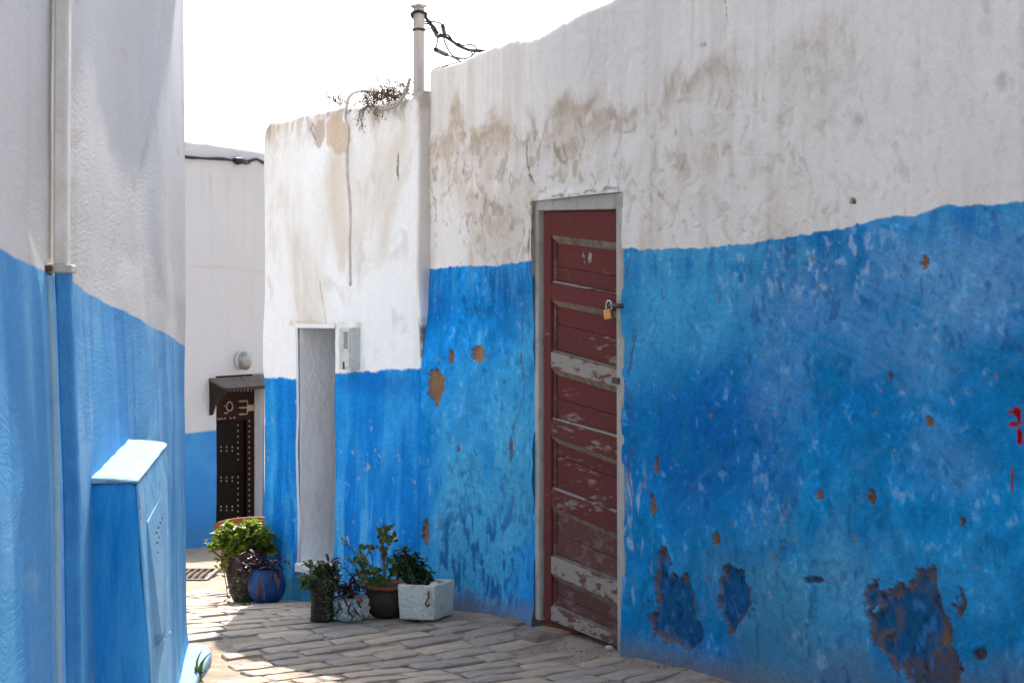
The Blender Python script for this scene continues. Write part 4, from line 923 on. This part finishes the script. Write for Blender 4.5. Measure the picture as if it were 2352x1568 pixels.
# ------------------------------------------------------------------ far house
QD0, QD1 = WF.kz(497, 1000)[0], WF.kz(606, 1000)[0]; ZFD = ZC - .66
def reliefF(k, z): return .012 * fbm(k * .8, z * .8, 2, 121) + .002 * fbm(k * 6, z * 6, 3, 122)
lineF = roof_fn(WF, [(415, 990), (495, 995)])
def colourF(k, z):
    n = len(k); f1 = fbm(k * 1.2, z * 1.2, 3, 131); f3 = fbm(k * 8, z * 8, 3, 132); st = fbm(k * 8, z * .9, 3, 133)
    wn = np.tile(np.array((.58, .57, .57)), (n, 1)); wn = mixc(wn, (.62, .60, .58), .5 * ss(0, .8, f1 + .3 * st))
    for (zz) in (ZC + .47, ZC + .50): wn = mixc(wn, (.5, .48, .45), .5 * ss(.012, .004, np.abs(z - zz + .012 * np.sin(k * 2 + zz * 40))))
    st3 = fbm(k * 14, z * .7, 4, 136); wn = mixc(wn, (.56, .53, .50), .45 * ss(.1, .9, st3 + .3 * f1)); wn = mixc(wn, (.50, .45, .40), .5 * ss(.35, .0, ZC + 1.42 - z) * ss(.0, .8, st3) * ss(-.05, .0, ZC + 1.44 - z))
    c = np.tile(np.array((.045, .24, .56)), (n, 1)); c = mixc(c, (.08, .31, .62), .6 * ss(0, .7, f1 + .3 * f3)); c = mixc(c, (.05, .17, .33), .5 * ss(.45, .1, z + .93 + .1 * f1))
    m = ss(.006, -.006, z - (ZC - 1.225) + .004 * f3)
    return wn * (1 - m[:, None]) + c * m[:, None]
def planF(K): return WF.p[0] + WF.u[0] * K, WF.p[1] + WF.u[1] * K, np.full(K.shape, WF.n[0]), np.full(K.shape, WF.n[1]), K
def holeF(k, z): return (k > QD0) & (k < QD1) & (z < ZFD)
houseF = thing('house', WF.pt(0, -.9, 0), 'far white house with dark studded door and small canopy', 'house', 'plastered houses along the lane')
sheet('wall', stations(np.arange(-7, -.5, .1), np.arange(-.5, 2.2, .02), np.arange(2.2, 7, .1), [QD0, QD1]), stations(np.arange(-1.5, 2.9, .02), [ZFD]), planF,
      lambda k: ZC + 1.78 + .01 * fbm(k * 4, k * 0, 2, 134), reliefF, colourF, M['wall_far'], houseF, holeF)
build('roof', boxk(WF, -7, 7, 2.8, 2.95, -6, -.12), M['roof'], houseF)
build('jamb', boxk(WF, QD1, QD1 + .05, -1.3, ZFD, -.2, -.03), M['niche'], houseF)
build('jamb', boxk(WF, QD0 - .05, QD0, -1.3, ZFD, -.2, -.03), M['niche'], houseF)
fd = bpy.data.objects.new('door', None); COL.objects.link(fd); fd.parent = houseF; fd['label'] = 'dark studded wooden door with ring knocker'
def qF(px4, o0, o1): return Geo().prism([WF.px(x, y, o0) for x, y in px4], [WF.px(x, y, o1) for x, y in px4])
DF = -.125
build('door_leaf', boxk(WF, QD0 - .02, QD1 + .02, -1.2, ZFD + .02, DF - .08, DF - .03), M['door_far'], fd)
build('head_board', qF([(486, 880), (587, 880), (587, 963), (486, 967)], DF - .03, DF), M['door_far2'], fd, bevel=.004)
build('hinge_stile', qF([(566, 963.5), (587, 963), (587, 1260), (566, 1256)], DF - .03, DF), M['door_far2'], fd, bevel=.004)
build('wicket_rail', qF([(486, 1062), (560, 1060), (560, 1085), (486, 1087)], DF - .03, DF - .02), M['door_far'], fd, bevel=.004)
sm = None
def stud(px, py, off=DF):
    global sm
    if sm is None:
        gg = Geo().lathe((0, 0, 0), [(.011, 0), (.010, .005), (.006, .009), (.001, .010)], 8); sm = bpy.data.meshes.new('stud'); sm.from_pydata([tuple(v) for v in gg.v], [], gg.f); sm.materials.append(M['studm'])
    o = link('stud', sm, None, fd); o.location = WF.px(px, py, off) - world_base(fd); o.rotation_euler = Vector((WF.n[0], WF.n[1], 0)).to_track_quat('Z', 'Y').to_euler()
M['studm'] = mat('aged brass stud', (.46, .38, .26), .45, (.3, .24, .16), 30, bump=0, metal=.4)
for i in range(24): stud(572, 966 + 12.2 * i) if i < 23 else None
for i in range(22): stud(584.5, 944 + 13.4 * i)
for i in range(21): stud(546, 976 + 13.2 * i, DF - .03)
for y in (1026, 1035, 1096, 1104, 1163, 1171):
    for x in (507, 520, 533): stud(x, y, DF - .03)
for x in (500, 505, 510, 516, 529, 537): stud(x, 962 - .3 * (x - 500) * .3)
for x in range(521, 586, 8): stud(x, 897)
for (x, y) in [(516, 948), (521, 948), (516, 932)]: stud(x, y)
ringp = [WF.px(527 + 7 * math.cos(q), 933 + 10.5 * math.sin(q), DF + .012) for q in np.linspace(0, 2 * math.pi, 17)]
build('ring_knocker', Geo().tube(ringp, .008, 6), M['studm'], fd, smooth=True)
build('hinge_plate', qF([(567, 930), (587, 928), (587, 943), (567, 944)], DF, DF + .006), M['studm'], fd)
for y in (921, 936, 951): build('hinge_arm', Geo().tube([WF.px(548, y, DF + .006), WF.px(553, y, DF + .006), WF.px(568, y - 1, DF + .006), WF.px(569, 936, DF + .006)], [.004, .011, .007, .007], 6), M['studm'], fd)
# canopy
cn = bpy.data.objects.new('canopy', None); COL.objects.link(cn); cn.parent = houseF; cn['label'] = 'brown wooden canopy with dark fretwork side'
kc0, zc_b = WF.kz(479, 868); cf = .22
build('canopy_board', Geo().prism([WF.pt(kc0, zc_b - .03, 0), WF.pt(kc0 + 1.5, zc_b - .03, 0), WF.pt(kc0 + 1.5, zc_b - .125, cf), WF.pt(kc0, zc_b - .125, cf)],
                                   [WF.pt(kc0, zc_b, 0), WF.pt(kc0 + 1.5, zc_b, 0), WF.pt(kc0 + 1.5, zc_b - .10, cf), WF.pt(kc0, zc_b - .10, cf)]), M['canopy'], cn, bevel=.004)
prof = [(0, -.035), (cf - .01, -.125), (cf - .01, -.15), (cf * .85, -.18), (cf * .78, -.17), (cf * .62, -.22), (cf * .55, -.21), (cf * .4, -.28), (cf * .33, -.27), (cf * .24, -.33), (.04, -.37), (.02, -.39), (0.004, -.39)]
build('side_fretwork', Geo().prism([WF.pt(kc0 + .01, zc_b + z, o) for o, z in prof], [WF.pt(kc0 + .04, zc_b + z, o) for o, z in prof]), M['fret'], cn)
build('side_fretwork', Geo().prism([WF.pt(kc0 + 1.46, zc_b + z, o) for o, z in prof], [WF.pt(kc0 + 1.49, zc_b + z, o) for o, z in prof]), M['fret'], cn)
build('fascia', boxk(WF, kc0, kc0 + 1.5, zc_b - .135, zc_b - .102, cf + .001, cf + .012), M['fret'], cn)
# bulkhead lamp
lc = WF.px(549, 828, .0); lampt = thing('wall_lamp', lc + Vector((0, 0, -.11)), 'round clouded glass bulkhead lamp above the studded door', 'lamp')
def disc(c, prof, sx=1.0, sz=1.25):
    g = Geo(); n = 24; v = []; f = []; nn = Vector((WF.n[0], WF.n[1], 0)); uu = Vector((WF.u[0], WF.u[1], 0))
    for r_, d in prof:
        for j in range(n):
            q = 2 * math.pi * j / n; v.append(c + uu * r_ * sx * math.cos(q) + uz * r_ * sz * math.sin(q) + nn * d)
    for i in range(len(prof) - 1): f += [(i * n + j, i * n + (j + 1) % n, (i + 1) * n + (j + 1) % n, (i + 1) * n + j) for j in range(n)]
    f.append(tuple(range((len(prof) - 1) * n, len(prof) * n))); return g.add(v, f)
build('base_ring', disc(lc, [(.075, 0), (.075, .03), (.068, .034)]), M['plastic'], lampt, smooth=True)
build('glass_dome', disc(lc, [(.066, .03), (.078, .05), (.082, .08), (.076, .108), (.06, .13), (.036, .144), (.012, .150), (.002, .151)]), M['lampglass'], lampt, smooth=True)
for a_ in (-.045, 0, .045): pass
# cable along the far wall
cz = [(400, 357), (440, 361), (470, 364), (510, 366), (540, 368), (560, 368), (575, 370), (590, 366), (606, 373), (640, 378)]
fc = thing('wall_cable', WF.px(500, 366, .02), 'black sagging cable fixed along the far white wall', 'cable')
build('strand', Geo().tube(smooth_pts([WF.px(x, y, .03) for x, y in cz], 4), .014, 6), M['rubber'], fc, smooth=True)
build('strand', Geo().tube(smooth_pts([WF.px(x, y + 3 * math.sin(i * 1.7), .03) for i, (x, y) in enumerate(cz)], 4), .010, 6), M['rubber'], fc, smooth=True)
build('junction', Geo().tube([WF.px(537, 367, .04), WF.px(545, 370, .05), WF.px(556, 369, .05), WF.px(566, 370, .04)], [.02, .04, .035, .015], 8), M['rubber'], fc, smooth=True)
build('loop_end', Geo().tube(smooth_pts([WF.px(x, y, .04) for x, y in [(556, 372), (566, 377), (574, 374), (572, 368)]], 4), .008, 6), M['rubber'], fc, smooth=True)
# rust brown board in front of the far door
bx = 12.6; zb_ = gz(at(550, 1200, bx).x, bx)
bd = thing('curved_panel', Vector((at(550, 1200, bx).x, bx, zb_)), 'rust brown curved top board standing before the studded door', 'board')
g = Geo(); tp = [(490, 1206), (500, 1199), (520, 1193), (545, 1189.5), (575, 1187), (605, 1187), (640, 1189), (680, 1194), (704, 1202)]
front = [at(x, y, bx) for x, y in tp] + [at(700, 1262, bx), at(500, 1262, bx)]
g.prism(front, [p + Vector((0, .035, 0)) for p in front]); build('board', g, M['terra'], bd, bevel=.005, seg=2)
for x in (515, 680): build('foot', Geo().prism([at(x - 8, 1255, bx), at(x + 8, 1255, bx), Vector((at(x + 8, 1255, bx).x, bx, zb_ - .02)), Vector((at(x - 8, 1255, bx).x, bx, zb_ - .02))],
                                             [p + Vector((0, .03, 0)) for p in (at(x - 8, 1255, bx), at(x + 8, 1255, bx), Vector((at(x + 8, 1255, bx).x, bx, zb_ - .02)), Vector((at(x - 8, 1255, bx).x, bx, zb_ - .02)))]), M['terra'], bd)
# drain grate
dg = Vector((at(438, 1330, 11.9).x, 11.9, 0)); dg.z = gz(dg.x, dg.y) + .012
gt = thing('drain_grate', dg, 'dark iron drain grate in the shaded paving before the far house', 'drain')
def gbox(c, hx, hy, hz_): return Geo().prism([c + Vector((-hx, -hy, -hz_)), c + Vector((hx, -hy, -hz_)), c + Vector((hx, hy, -hz_)), c + Vector((-hx, hy, -hz_))], [c + Vector((-hx, -hy, hz_)), c + Vector((hx, -hy, hz_)), c + Vector((hx, hy, hz_)), c + Vector((-hx, hy, hz_))])
for s_ in (-1, 1):
    build('frame_bar', gbox(dg + Vector((s_ * .16, 0, .01)), .015, .26, .012), M['iron'], gt); build('frame_bar', gbox(dg + Vector((0, s_ * .245, .01)), .144, .015, .012), M['iron'], gt)
for i in range(5): build('bar', gbox(dg + Vector((-.1 + i * .05, 0, .012)), .012, .229, .008), M['rust'], gt)

# ------------------------------------------------------------------ potted plants
def place(px, Y): x = (px - HX) / F * Y; return Vector((x, Y, gz(x, Y) + .012))
def leaf(g, p, d, up, L_, W_, fold=.25, curl=.2, tip=.55):
    d = d.normalized(); s_ = d.cross(up)
    if s_.length < 1e-3: s_ = d.cross(Vector((1, 0, 0)))
    s_.normalize(); n = s_.cross(d)
    a = p; b = p + d * L_ * tip * .55 + s_ * W_ / 2 + n * W_ * fold; c = p + d * L_ * .95 - n * L_ * curl; e = p + d * L_ * tip * .55 - s_ * W_ / 2 + n * W_ * fold
    b2 = p + d * L_ * tip * 1.45 + s_ * W_ * .42 + n * (W_ * fold * .6 - L_ * curl * .4); e2 = p + d * L_ * tip * 1.45 - s_ * W_ * .42 + n * (W_ * fold * .6 - L_ * curl * .4)
    m = p + d * L_ * tip - n * L_ * curl * .2
    g.add([a, b, b2, c, e2, e, m], [(0, 1, 6), (1, 2, 6), (2, 3, 6), (3, 4, 6), (4, 5, 6), (5, 0, 6)])
def rdir(rr, up=.2): return Vector((rr.gauss(0, 1), rr.gauss(0, 1), rr.gauss(0, .8) + up)).normalized()
def shoots(root, b, spots, rr, lm, stem_r=.003, L_=.03, W_=.014, per=14, jitter=.02, up=.3, along=.75, fold=.25, curl=.2, stemm='stem', name='foliage', rosette=False):
    """stems from the soil at b to each spot, leaves set along the upper part of every stem"""
    st = Geo(); lf = Geo()
    for sp_ in spots:
        sp_ = Vector(sp_); st0 = b + Vector((rr.uniform(-.03, .03), rr.uniform(-.03, .03), 0)); mid = st0.lerp(sp_, .55) + Vector((rr.uniform(-jitter, jitter), rr.uniform(-jitter, jitter), rr.uniform(0, jitter)))
        pts = smooth_pts([st0, mid, sp_], 5); st.tube(pts, [stem_r * (1 - .6 * i / (len(pts) - 1)) for i in range(len(pts))], 4, False)
        for j in range(per):
            q = 1 - along * (j / per) ** 1.2 if per > 1 else 1; i = min(len(pts) - 1, int(q * (len(pts) - 1))); p = pts[i] + Vector((rr.uniform(-.006, .006), rr.uniform(-.006, .006), rr.uniform(-.006, .006)))
            d = rdir(rr, up); s_ = rr.uniform(.7, 1.2); leaf(lf, p, d, uz, L_ * s_, W_ * s_, fold, curl)
    if st.v: build('stems', st, M[stemm], root)
    tag(build(name, lf, M[lm], root), kind='stuff'); return root
def pot(root, c, prof, m_, n=28, wob=.01, seed=0, soil=None):
    build('pot', Geo().lathe(c, prof, n, wob, seed), m_, root, smooth=True)
    if soil: build('soil', Geo().lathe(c, [(soil[0], soil[1] - .01), (soil[0] * .98, soil[1]), (.01, soil[1] + .006)], 20), M['soil'], root)

# jade plant in the dark urn
rr = random.Random(31); c = place(566, 9.22)
t = thing('potted_plant', c, 'bushy bright green jade plant in a dark red urn at the house corner', 'potted plant', 'potted plants by the blue wall')
pot(t, c, [(.07, 0), (.085, .02), (.105, .09), (.118, .17), (.112, .24), (.10, .275), (.112, .30), (.108, .305), (.09, .295)], M['urn'], soil=(.095, .285))
sp_ = []
for i in range(120):
    q = rr.uniform(0, 2 * math.pi); v = rr.uniform(-.25, 1); rad = math.sqrt(max(0, 1 - v * v * .8)) * rr.uniform(.55, 1)
    sp_.append(c + Vector((.215 * rad * math.cos(q) - .015 - .06 * max(0, -v), .16 * rad * math.sin(q), .345 + .135 * v - .045 * rad * rad)))
shoots(t, c + Vector((0, 0, .28)), sp_, rr, 'jade', .006, .034, .028, 26, .03, .5, .42, .12, .05)
lf = Geo(); sg = Geo()
for (x, y) in [(478, 1250), (484, 1262), (498, 1290), (508, 1300), (522, 1318), (528, 1345), (524, 1375), (520, 1285)]:
    p = at(x, y, 9.13); sg.tube(smooth_pts([c + Vector((-.08, 0, .30)), c + Vector((-.13, -.04, .26)), p], 4), .003, 4, False)
    for _ in range(10): leaf(lf, p + Vector((rr.uniform(-.015, .015), rr.uniform(-.015, .015), rr.uniform(-.02, .02))), rdir(rr, .4), uz, .03, .022, .1, .05)
build('trailing_stems', sg, M['stem'], t); tag(build('trailing_leaves', lf, M['jade'], t), kind='stuff')

# purple trailing plant in the cobalt pot
c = place(613, 8.95); t = thing('potted_plant', c, 'purple trailing plant in a round cobalt blue pot', 'potted plant', 'potted plants by the blue wall')
pot(t, c, [(.06, 0), (.09, .03), (.108, .085), (.106, .13), (.088, .175), (.082, .19), (.09, .196), (.076, .19)], M['bluepot'], soil=(.08, .18))
sp_ = [c + Vector((rr.uniform(-.19, .13), rr.uniform(-.12, .08), rr.uniform(.13, .29))) for _ in range(12)]
shoots(t, c + Vector((0, 0, .18)), sp_, rr, 'purple', .004, .085, .017, 8, .03, .1, .6, .2, .25, 'purple')
lf = Geo()
for (x, y) in [(598, 1320), (602, 1335), (590, 1345), (640, 1325), (632, 1312), (605, 1352), (575, 1380)]: leaf(lf, at(x, y, 8.81), Vector((rr.uniform(-.2, .2), -.1, -1)), Vector((0, -1, 0)), .07, .014, .2, .1)
tag(build('dry_leaves', lf, M['deadleaf'], t), kind='stuff')
lf = Geo()
for _ in range(240):
    p = at(rr.gauss(553, 10), rr.uniform(1325, 1385), rr.uniform(8.86, 9.04)); leaf(lf, p, rdir(rr, 0), uz, .02, .006, .2, .1)
tag(build('mossy_fringe', lf, M['mint'], t), kind='stuff')

# herb in the blackened tall pot
c = place(741, 7.82); t = thing('potted_plant', c, 'leafy green herb in a tall blackened pot left of the mosaic pot', 'potted plant', 'potted plants by the blue wall')
pot(t, c, [(.062, 0), (.06, .02), (.056, .1), (.06, .155), (.072, .165), (.073, .2), (.066, .203), (.06, .195)], M['darkpot'], seed=2, soil=(.062, .19))
sp_ = [c + Vector((rr.uniform(-.085, .075), rr.uniform(-.06, .05), rr.uniform(.2, .30) )) for _ in range(26)]
shoots(t, c + Vector((0, 0, .19)), sp_, rr, 'mint', .0025, .028, .018, 16, .02, .3, .7)
sp_ = [at(x, y, 7.74) for x, y in [(762, 1282), (757, 1290), (786, 1302), (778, 1312), (770, 1330), (768, 1292)]]
shoots(t, c + Vector((.02, 0, .19)), sp_, rr, 'purple', .003, .05, .014, 5, .02, .4, .5, .2, .2, 'purple', 'purple_shoots')
lf = Geo()
for _ in range(200): p = at(rr.gauss(757, 14), rr.uniform(1320, 1420), rr.uniform(7.66, 7.74)); leaf(lf, p, rdir(rr, -.6), uz, .018, .007, .2, .1)
for _ in range(130): p = at(rr.gauss(702, 8), rr.uniform(1318, 1350), rr.uniform(7.72, 7.8)); leaf(lf, p, rdir(rr, -.4), uz, .024, .014, .2, .1)
for _ in range(60): p = at(rr.gauss(716, 4), rr.uniform(1360, 1428), rr.uniform(7.72, 7.76)); leaf(lf, p, rdir(rr, -.4), uz, .012, .007, .2, .1)
tag(build('trailing_leaves', lf, M['mint'], t), kind='stuff')

# purple plant in the mosaic pot
c = place(806, 7.84); t = thing('potted_plant', c, 'purple leaved plant in a pale mosaic pot between two darker pots', 'potted plant', 'potted plants by the blue wall')
pot(t, c, [(.07, 0), (.088, .015), (.094, .06), (.09, .1), (.084, .118), (.076, .116)], M['mosaic'], seed=4, wob=.02, soil=(.078, .108))
sp_ = [c + Vector((rr.uniform(-.09, .09), rr.uniform(-.07, .05), rr.uniform(.11, .2))) for _ in range(18)]
shoots(t, c + Vector((0, 0, .11)), sp_, rr, 'purple', .004, .055, .015, 7, .03, .3, .6, .2, .25, 'purple')
lf = Geo()
for (x, y) in [(790, 1372), (785, 1390), (806, 1384), (776, 1380), (818, 1376), (797, 1400), (812, 1395)]: leaf(lf, at(x, y, 7.72), Vector((rr.uniform(-.7, .7), -.2, -.8)), Vector((0, -1, 0)), .055, .012, .2, .1)
tag(build('hanging_leaves', lf, M['purple'], t), kind='stuff')
build('snail_shell', Geo().lathe(at(826, 1378, 7.735), [(.003, -.014), (.014, -.008), (.016, 0), (.012, .01), (.003, .015)], 12), M['clayrim'], t, smooth=True)
for k_ in range(46):                                    # loose mosaic bits set into the pot
    q = rr.uniform(math.pi * 1.02, math.pi * 1.98); h_ = rr.uniform(.015, .10); rd = .0935 - abs(h_ - .06) * .09; p = c + Vector((rd * math.cos(q), rd * math.sin(q), h_)); nn_ = Vector((math.cos(q), math.sin(q), 0)); tt_ = Vector((-math.sin(q), math.cos(q), 0)); s_ = rr.uniform(.006, .011)
    pts = [p + tt_ * s_ * rr.uniform(.6, 1.1) * a_ + uz * s_ * rr.uniform(.6, 1.1) * b_ for a_, b_ in ((-1, -1), (1, -.8), (.9, 1), (-.8, .9))]
    build('mosaic_tile', Geo().prism([x - nn_ * .004 for x in pts], [x + nn_ * .004 for x in pts]), M['paper'] if rr.random() < .55 else M['mosaic'], t)

# geranium in the round clay pot
c = place(893, 7.93); t = thing('potted_plant', c, 'leggy geranium with one tall bare stem in a terracotta rimmed pot', 'potted plant', 'potted plants by the blue wall')
pot(t, c, [(.075, 0), (.10, .02), (.128, .07), (.128, .105), (.112, .14), (.108, .148)], M['claypot'], soil=(.115, .15))
build('rim', Geo().lathe(c, [(.108, .146), (.128, .150), (.136, .157), (.136, .164), (.128, .168), (.118, .164), (.116, .150)], 32), M['clayrim'], t, smooth=True)
g = Geo(); g.tube(smooth_pts([at(884, 1345, 7.86), at(881, 1290, 7.84), at(878, 1250, 7.83), at(873, 1228, 7.83), at(862, 1206, 7.83)], 5), [.008] * 11 + [.006] * 10, 7)
g.tube(smooth_pts([at(875, 1235, 7.83), at(882, 1222, 7.82), at(886, 1212, 7.82)], 4), .004, 6)
g.tube(smooth_pts([at(878, 1345, 7.86), at(858, 1315, 7.82), at(842, 1285, 7.8), at(832, 1272, 7.8)], 4), [.007] * 6 + [.005] * 7, 6)
g.tube(smooth_pts([at(838, 1280, 7.8), at(848, 1262, 7.8), at(853, 1248, 7.8)], 4), .004, 6)
build('stem', g, M['stem'], t, smooth=True)
lf = Geo()
for (x, y, sx, sy, n_) in [(886, 1218, 12, 12, 26), (894, 1236, 9, 10, 20), (872, 1240, 5, 5, 5), (880, 1258, 5, 8, 6), (842, 1252, 14, 8, 12), (830, 1290, 14, 16, 26), (850, 1318, 26, 14, 46), (900, 1288, 9, 14, 12), (908, 1310, 12, 12, 16), (862, 1335, 22, 10, 34)]:
    for _ in range(n_): leaf(lf, at(rr.gauss(x, sx * .6), rr.gauss(y, sy * .6), rr.uniform(7.74, 7.92)), rdir(rr, .2), Vector((rr.uniform(-1, 1), -1, rr.uniform(-1, 1))).normalized(), .027, .027, .15, .12)
tag(build('foliage', lf, M['geranium'], t), kind='stuff')
lf = Geo()
for (x, y) in [(834, 1300), (886, 1262), (830, 1310), (880, 1268)]: leaf(lf, at(x, y, 7.78), Vector((rr.uniform(-.3, .3), 0, -1)), Vector((0, -1, 0)), .04, .025, .2, .2)
tag(build('dry_leaves', lf, M['deadleaf'], t), kind='stuff')
# flowering sprig behind
g = Geo(); lf = Geo()
for path in ([(845, 1345), (838, 1300), (820, 1275), (800, 1252), (786, 1240)], [(845, 1345), (842, 1290), (830, 1268), (826, 1258)], [(842, 1345), (818, 1300), (803, 1285), (796, 1280)], [(860, 1345), (856, 1290), (850, 1268), (845, 1262)], [(850, 1345), (826, 1322), (806, 1316)]):
    pts = smooth_pts([at(x, y, 8.0) for x, y in path], 5); g.tube(pts, .0018, 4)
    for p in pts[6:]:
        for _ in range(4): leaf(lf, p, rdir(rr, .1), uz, .02, .0035, .1, .1)
build('sprig_stems', g, M['shrub'], t); tag(build('sprig_leaves', lf, M['shrub'], t), kind='stuff')
lf = Geo()
for (x, y, r_, n_) in [(787, 1240, 5, 16), (797, 1282, 7, 34), (797, 1294, 6, 16), (815, 1264, 3, 6), (832, 1255, 3, 5)]:
    for _ in range(n_): leaf(lf, at(rr.gauss(x, r_), rr.gauss(y, r_ * .7), 7.98), rdir(rr, .5), uz, .009, .007, .1, .1)
tag(build('flowers', lf, M['flower'], t), kind='stuff')

# leafy shrub in the concrete planter
c = place(979, 7.80); c.z += .012
t = thing('potted_plant', c, 'dark leafy shrub in a square whitewashed concrete planter', 'potted plant', 'potted plants by the blue wall')
A = Matrix.Rotation(R(-26), 3, 'Z')
def sq(w2, z): return [c + A @ Vector((x * w2, y * w2, 0)) + Vector((0, 0, z + .004 * x)) for x, y in ((-1, -1), (1, -1), (1, 1), (-1, 1))]
g = Geo(); o1, o2, i2, i1 = sq(.098, 0), sq(.106, .172), sq(.088, .172), sq(.085, .12)
v = o1 + o2 + i2 + i1; f = [(3, 2, 1, 0)]
for a_ in range(3): f += [(a_ * 4 + j, a_ * 4 + (j + 1) % 4, a_ * 4 + 4 + (j + 1) % 4, a_ * 4 + 4 + j) for j in range(4)]
f.append((12, 13, 14, 15)); g.add(v, f); roughen(build('planter', g, M['concrete'], t, bevel=.006, seg=2), .0022, 18, 7)
build('soil', Geo().prism(sq(.085, .121), sq(.085, .145)), M['soil'], t)
build('mortar_lump', Geo().lathe(c + A @ Vector((.06, -.02, .14)), [(.035, 0), (.032, .022), (.018, .036), (.003, .04)], 9, .12, 3), M['concrete'], t)
build('rust_hook', Geo().tube(smooth_pts([c + A @ Vector((.075, -.112, z)) for z in (.15, .135, .12)] + [c + A @ Vector((.066, -.114, .10)), c + A @ Vector((.062, -.116, .085)), c + A @ Vector((.074, -.116, .075)), c + A @ Vector((.08, -.114, .09))], 4), .0042, 6), M['rust'], t, smooth=True)
sp_ = [at(x, y, 7.86 + rr.uniform(-.08, .08)) for x, y in [(925, 1252), (915, 1265), (930, 1262), (940, 1270), (905, 1275), (950, 1283), (962, 1282), (970, 1290), (958, 1295), (975, 1300), (985, 1312), (945, 1300), (920, 1290), (900, 1295), (930, 1285), (912, 1305), (955, 1312), (968, 1318), (935, 1315)]]
shoots(t, c + Vector((-.045, 0, .14)), sp_, rr, 'shrub', .004, .054, .017, 24, .02, .15, .75, .2, .3)

# ------------------------------------------------------------------ small litter
rb = Geo(); rr = random.Random(77)
for _ in range(260):
    am = abs(rr.gauss(0.02, .10)) + .03; k_ = rr.uniform(-1.3, 1.5)
    q = WR.xy(k_, am); x, y = float(q[0]), float(q[1]); s_ = rr.uniform(.003, .008) * (1.7 if rr.random() < .1 else 1); z = gz(x, y) + s_ * .4
    cc = Vector((x, y, z)); v = [cc + Vector((rr.uniform(.6, 1.2) * s_ * a_, rr.uniform(.6, 1.2) * s_ * b_, rr.uniform(.5, .9) * s_ * d_)) for a_, b_, d_ in ((1, 0, 0), (-1, 0, 0), (0, 1, 0), (0, -1, 0), (0, 0, 1), (0, 0, -1))]
    rb.add(v, [(0, 2, 4), (2, 1, 4), (1, 3, 4), (3, 0, 4), (2, 0, 5), (1, 2, 5), (3, 1, 5), (0, 3, 5)])
tag(build('rubble', rb, M['sand']), 'loose grit and plaster crumbs along the wall foot', 'grit', kind='stuff')
for i, (x, y, Y, s_, lb) in enumerate([(1205, 1402, 7.95, .03, 'white plaster flake by the wall left of the red door'), (1184, 1398, 8.0, .022, 'small white plaster flake farther left by the wall foot'), (1398, 1503, 6.98, .018, 'white pebble in front of the door foot')]):
    c = at(x, y, Y); c.z = gz(c.x, c.y) + .012; g = Geo(); rr = random.Random(i); n = 7
    ring = [c + Vector((math.cos(2 * math.pi * j / n) * s_ * rr.uniform(.6, 1.1), math.sin(2 * math.pi * j / n) * s_ * rr.uniform(.5, 1), rr.uniform(-.004, .004))) for j in range(n)]
    g.prism(ring, [p + Vector((0, 0, s_ * .6)) for p in ring]); tag(build('plaster_flake', g, M['paper'], None, bevel=.002, origin=c), lb, 'flake', 'white bits on the paving')
print('objects', len(bpy.data.objects))
